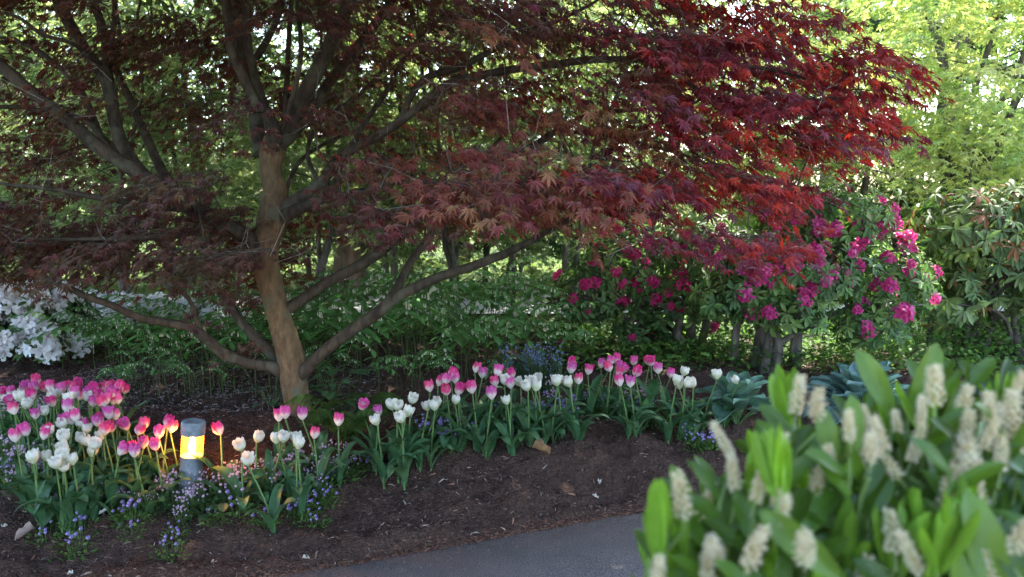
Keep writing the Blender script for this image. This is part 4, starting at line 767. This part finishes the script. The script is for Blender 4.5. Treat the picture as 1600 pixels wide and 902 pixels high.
part('cap', [(0, .300), (.046, .300), (.050, .302), (.051, .352), (.048, .360), (.030, .366), (0, .367)], M_lampm)
m, t, b = nodes('glowing_lens'); bm_, tb_, bb_ = nodes('bulb_glow'); bb_.inputs['Emission Color'].default_value = (1, .52, .18, 1); bb_.inputs['Emission Strength'].default_value = 95
part('bulb', [(0, .216), (.010, .218), (.013, .25), (.010, .288), (0, .290)], bm_, True); b.inputs['Base Color'].default_value = (.30, .12, .02, 1)
N = t.nodes; tc = N.new('ShaderNodeTexCoord'); no = N.new('ShaderNodeTexNoise'); no.inputs['Scale'].default_value = 25; t.links.new(tc.outputs['Object'], no.inputs['Vector'])
mr = N.new('ShaderNodeMapRange'); mr.inputs[3].default_value = .10; mr.inputs[4].default_value = .32; mr.inputs[1].default_value = .3; mr.inputs[2].default_value = .7; t.links.new(no.outputs['Fac'], mr.inputs[0]); t.links.new(mr.outputs[0], b.inputs['Emission Strength']); b.inputs['Emission Color'].default_value = (1.0, .42, .08, 1); tp_ = t.nodes.new('ShaderNodeBsdfTransparent'); tp_.inputs[0].default_value = (1, .72, .36, 1); mx_ = t.nodes.new('ShaderNodeMixShader'); mx_.inputs[0].default_value = .45; t.links.new(tp_.outputs[0], mx_.inputs[1]); t.links.new(b.outputs[0], mx_.inputs[2]); t.links.new(mx_.outputs[0], t.nodes['Material Output'].inputs[0])
part('lens', [(.0445, .204), (.0460, .206), (.0460, .300), (.0445, .304)], m, True)

# ------------------------------------------------------------------ fallen leaves and petals
def fallen(px, py, L, W, col, label, cat, name, seed, curl=.5, rz=0.0):
    r = np.random.default_rng(seed); p = hit(px, py); V, F = strap(L, W, 6, curl, -.25, .3); V[:, 2] += .004; V[:, 1] -= L / 2
    c = np.array(col) * (1 + .15 * r.normal(size=(len(V), 1))); o_ = G().add(V, F, c).build(name, M_pet)
    o_.location = (p[0], p[1], float(hfull(p[0], p[1])) + .008); o_.rotation_euler = (.1, .15, rz); tag(o_, label, cat)
fallen(845, 722, .10, .055, (.40, .24, .12), 'curled dry tan leaf lying on the mulch in mid bed', 'leaf', 'fallen_leaf', 1, .9, 1.35)
fallen(40, 836, .085, .035, (.42, .32, .26), 'folded dry pinkish leaf on the mulch at lower left', 'leaf', 'fallen_leaf', 2, 1.1, -.5)
for i, (px, py, lab) in enumerate([(936, 753, 'upper of two white petals lying right of the tan leaf'), (930, 770, 'lower of two white petals lying right of the tan leaf'), (478, 880, 'white petal lying at the very edge of the path'), (8, 826, 'white petal at the far left edge of the mulch'), (110, 893, 'tiny white petal at the lower left bottom'), (162, 815, 'cream crumpled petal fallen below the left tulips'), (347, 803, 'cream petal resting in front of the lamp')]):
    fallen(px, py, .034, .018, (.78, .76, .66), lab, 'petal', 'fallen_petal', 10 + i, .6, i * 1.1)

# ------------------------------------------------------------------ foreground cherry laurel
SPK = [(1180,745,.8),(1300,700,.8),(1330,655,.7),(1425,680,.9),(1345,880,1),(1440,850,.9),(1220,690,.7),(1105,860,.9),(1560,880,1),(1500,700,.8),(1400,820,.9),(1550,620,.9),(1245,603,1),(1278,606,1),(1145,676,.8),(1149,723,.9),(1069,754,1.05),(1096,758,1.1),(1123,824,1),(1170,827,1.1),(1263,758,1.2),(1216,793,1),(1259,823,1),(1271,882,1.2),(1026,870,.8),(1383,727,1),(1406,707,.8),(1362,676,.9),(1358,637,.8),(1385,665,.8),(1463,583,1.1),(1501,607,1.1),(1509,645,1),(1441,634,.7),(1472,746,1.1),(1530,727,1.3),(1522,690,1),(1538,661,.8),(1585,630,1.2),(1592,657,1.1),(1565,692,.9),(1591,796,1.2),(1381,755,.8),(1587,587,.7),(1213,761,.6),(1406,647,.7)]
lau = thing('cherry_laurel', (.55, 1.15, 0), 'glossy cherry laurel with creamy flower spikes filling the lower right foreground', 'shrub'); LB = np.array([.55, 1.15, 0.])
def spike_mesh(seed):
    r = np.random.default_rng(seed); g = G(); H = .085; P = bez([[0, 0, -.03], [.002, 0, H * .3], [r.normal(0, .004), r.normal(0, .004), H]], 6); g.tube(P, np.linspace(.0022, .001, len(P)), 5, (.35, .42, .18))
    n = 58
    for i in range(n):
        v = (i + .5) / n; a = i * 2.4; c = np.array([P[-1][0] * v, P[-1][1] * v, H * v]); rr = .0125 * (1 - .45 * v ** 3) * r.uniform(.65, 1.2); d = norm(np.array([math.cos(a), math.sin(a), .25])); e = c + d * rr; x = norm(np.cross(d, [0, 0, 1])); y = np.cross(d, x)
        cc = np.array([(.80, .72, .46), (.62, .48, .22), (.84, .79, .58)][int(r.choice([0, 0, 1, 2]))]); q = np.arange(5) * 1.2566 + r.uniform(0, 1)
        g.add(np.vstack([e - d * .003, *[e + (x * math.cos(t_) + y * math.sin(t_)) * .0046 for t_ in q]]), [[0, 1 + j, 1 + (j + 1) % 5] for j in range(5)], cc)
        k = 5; dd = norm(d + r.normal(0, .45, (k, 3))); g.segs(np.tile(e, (k, 1)), e + dd * .0085, .0005, .0008, (.85, .79, .58))
    return g
sm_ = [spike_mesh(500 + i).build('flower_spike', M_pet, lau) for i in range(3)]; stems = G(); LPp, LDd, LUu, LSs, LCc = [], [], [], [], []; YP, YD, YU, YS, YC = [], [], [], [], []
for i, (px, py, s) in enumerate(SPK):
    Y = .90 + .010 * (i * 7 % 11) - (.06 if py > 780 else 0) + (.08 if py < 650 else 0); p = pt(px, py, Y) - np.array([0, 0, .04 * s]); f = sm_[i] if i < 3 else sm_[i % 3].copy()
    if i >= 3: COL.objects.link(f); f.parent = lau
    f.location = tuple(p - LB); tl = (rng.normal(0, .2), rng.normal(0, .28)) if i != 18 else (0, -.7); f.rotation_euler = (tl[0], tl[1], i * 1.1); f.scale = (s * .56 * rng.uniform(.9, 1.1),) * 2 + (s * .62 * rng.uniform(.8, 1.15),)
    b0 = p - [rng.normal(0, .02), rng.normal(0, .02), .05]; stems.tube([b0 - [0, -.02, .12], b0, p - [0, 0, .02]], [.003, .0025, .002], 6, (.18, .26, .08))
    for k in range(2):
        a_ = rng.uniform(0, 6.28); LPp.append(b0 - [0, 0, .02 * k]); LDd.append([math.cos(a_), math.sin(a_) * .7, rng.uniform(.6, 1.6)]); LUu.append([rng.normal(0, .4), -.6, 1]); LSs.append(rng.uniform(.06, .09)); LCc.append(np.array([.065, .13, .016]) * rng.uniform(.7, 1.4))
def inside(px, py):                                  # outline of the bush in the photograph
    top = np.interp(px, [1000, 1060, 1120, 1180, 1250, 1330, 1420, 1500, 1600, 1700], [800, 730, 690, 650, 620, 600, 560, 545, 560, 540]); return py > top + 55
shoots = []
while len(shoots) < 310:
    px = rng.uniform(1055, 1720); py = rng.uniform(560, 1150)
    if inside(px, py): shoots.append((px, py, rng.uniform(.92, 1.35) if py > 800 else rng.uniform(1.12, 1.5)))
for (px, py, Y) in shoots:
    p = pt(px, py, Y)
    if np.linalg.norm(p - [0, 0, CAMZ]) < .75: continue
    tip = p.copy(); root = np.array([LB[0] + (p[0] - LB[0]) * .35, LB[1] + (p[1] - LB[1]) * .4 + .05, .0]); mid = p - [0, 0, .22] + (root - p) * [.15, .15, 0]
    stems.tube(bez([root, mid, tip], 5), np.linspace(.008, .002, 11), 5, (.16, .20, .08), cap=False)
    for k in range(7):
        a_ = k * 2.4 + rng.uniform(0, .6); LPp.append(tip - [0, 0, .018 * k]); LDd.append([math.cos(a_), math.sin(a_), rng.uniform(.5, 2.2)]); LUu.append([rng.normal(0, .3), rng.normal(-.6, .3), .7]); LSs.append(rng.uniform(.055, .095)); LCc.append(np.array([.065, .13, .016]) * rng.uniform(.6, 1.45))
YNG = [(1030,760),(1085,775),(1195,640),(1240,700),(1330,800),(1395,740),(1440,760),(1360,900),(1430,900),(1490,820),(1250,640),(1050,850),(1230,560),(1200,670),(1215,665),(1180,690),(1225,690),(1065,800),(1020,800),(1335,760),(1350,720),(1395,790),(1405,800),(1420,780),(1380,830),(1330,850),(1345,800),(1465,790),(1450,840),(1310,790),(1290,880),(1500,760),(1405,590),(1440,570),(1110,850),(1010,880),(1480,880),(1400,880),(1320,700),(1460,540),(1560,560)]
for (px, py) in YNG:
    Y = rng.uniform(.85, 1.15) if py > 650 else rng.uniform(1.1, 1.3); p = pt(px, py + 105, Y)
    for k in range(6):
        YP.append(p + rng.normal(0, .004, 3)); YD.append([rng.normal(0, .22), rng.normal(0, .2), 1]); a_ = rng.uniform(0, 6.28); YU.append([math.cos(a_), math.sin(a_), .1]); YS.append(rng.uniform(.06, .10)); YC.append(np.array([.18, .33, .035]) * rng.uniform(.75, 1.2))
    stems.tube([p - [0, 0, .25], p], [.004, .002], 5, (.2, .3, .08))
for px, py, Y, L, dx in ((1500, 1010, .84, .13, .1), (1560, 960, .85, .14, -.2), (1310, 900, .86, .11, -1.2), (1180, 905, .95, .10, .6), (1330, 720, 1.0, .085, .05), (1300, 735, 1.0, .085, -.15), (1395, 650, 1.15, .11, -.5), (1420, 640, 1.15, .11, .5), (1085, 800, 1.05, .07, -.5)):
    p = pt(px, py, Y); LPp.append(p); LDd.append([dx, .05, 1.0]); LUu.append([0, -1, .15]); LSs.append(L); LCc.append(np.array([.12, .21, .03])); stems.tube([p - [0, -.02, .3], p], [.004, .0025], 5, (.16, .24, .08))
LAV = strap(1, .32, 8, .18, .18, .04); YNV = strap(1, .21, 7, .3, -.05)
n_ = len(LPp); G().scatter(*LAV, np.array(LPp), frames(np.array(LDd), norm(np.array(LUu)), np.array(LSs)), np.array(LCc)).build('foliage', M_lau, lau, loc=LB)
G().scatter(*YNV, np.array(YP), frames(np.array(YD), norm(np.array(YU)), np.array(YS)), np.array(YC)).build('young_leaves', M_young, lau, loc=LB)
stems.build('stems', M_tul, lau, loc=LB)
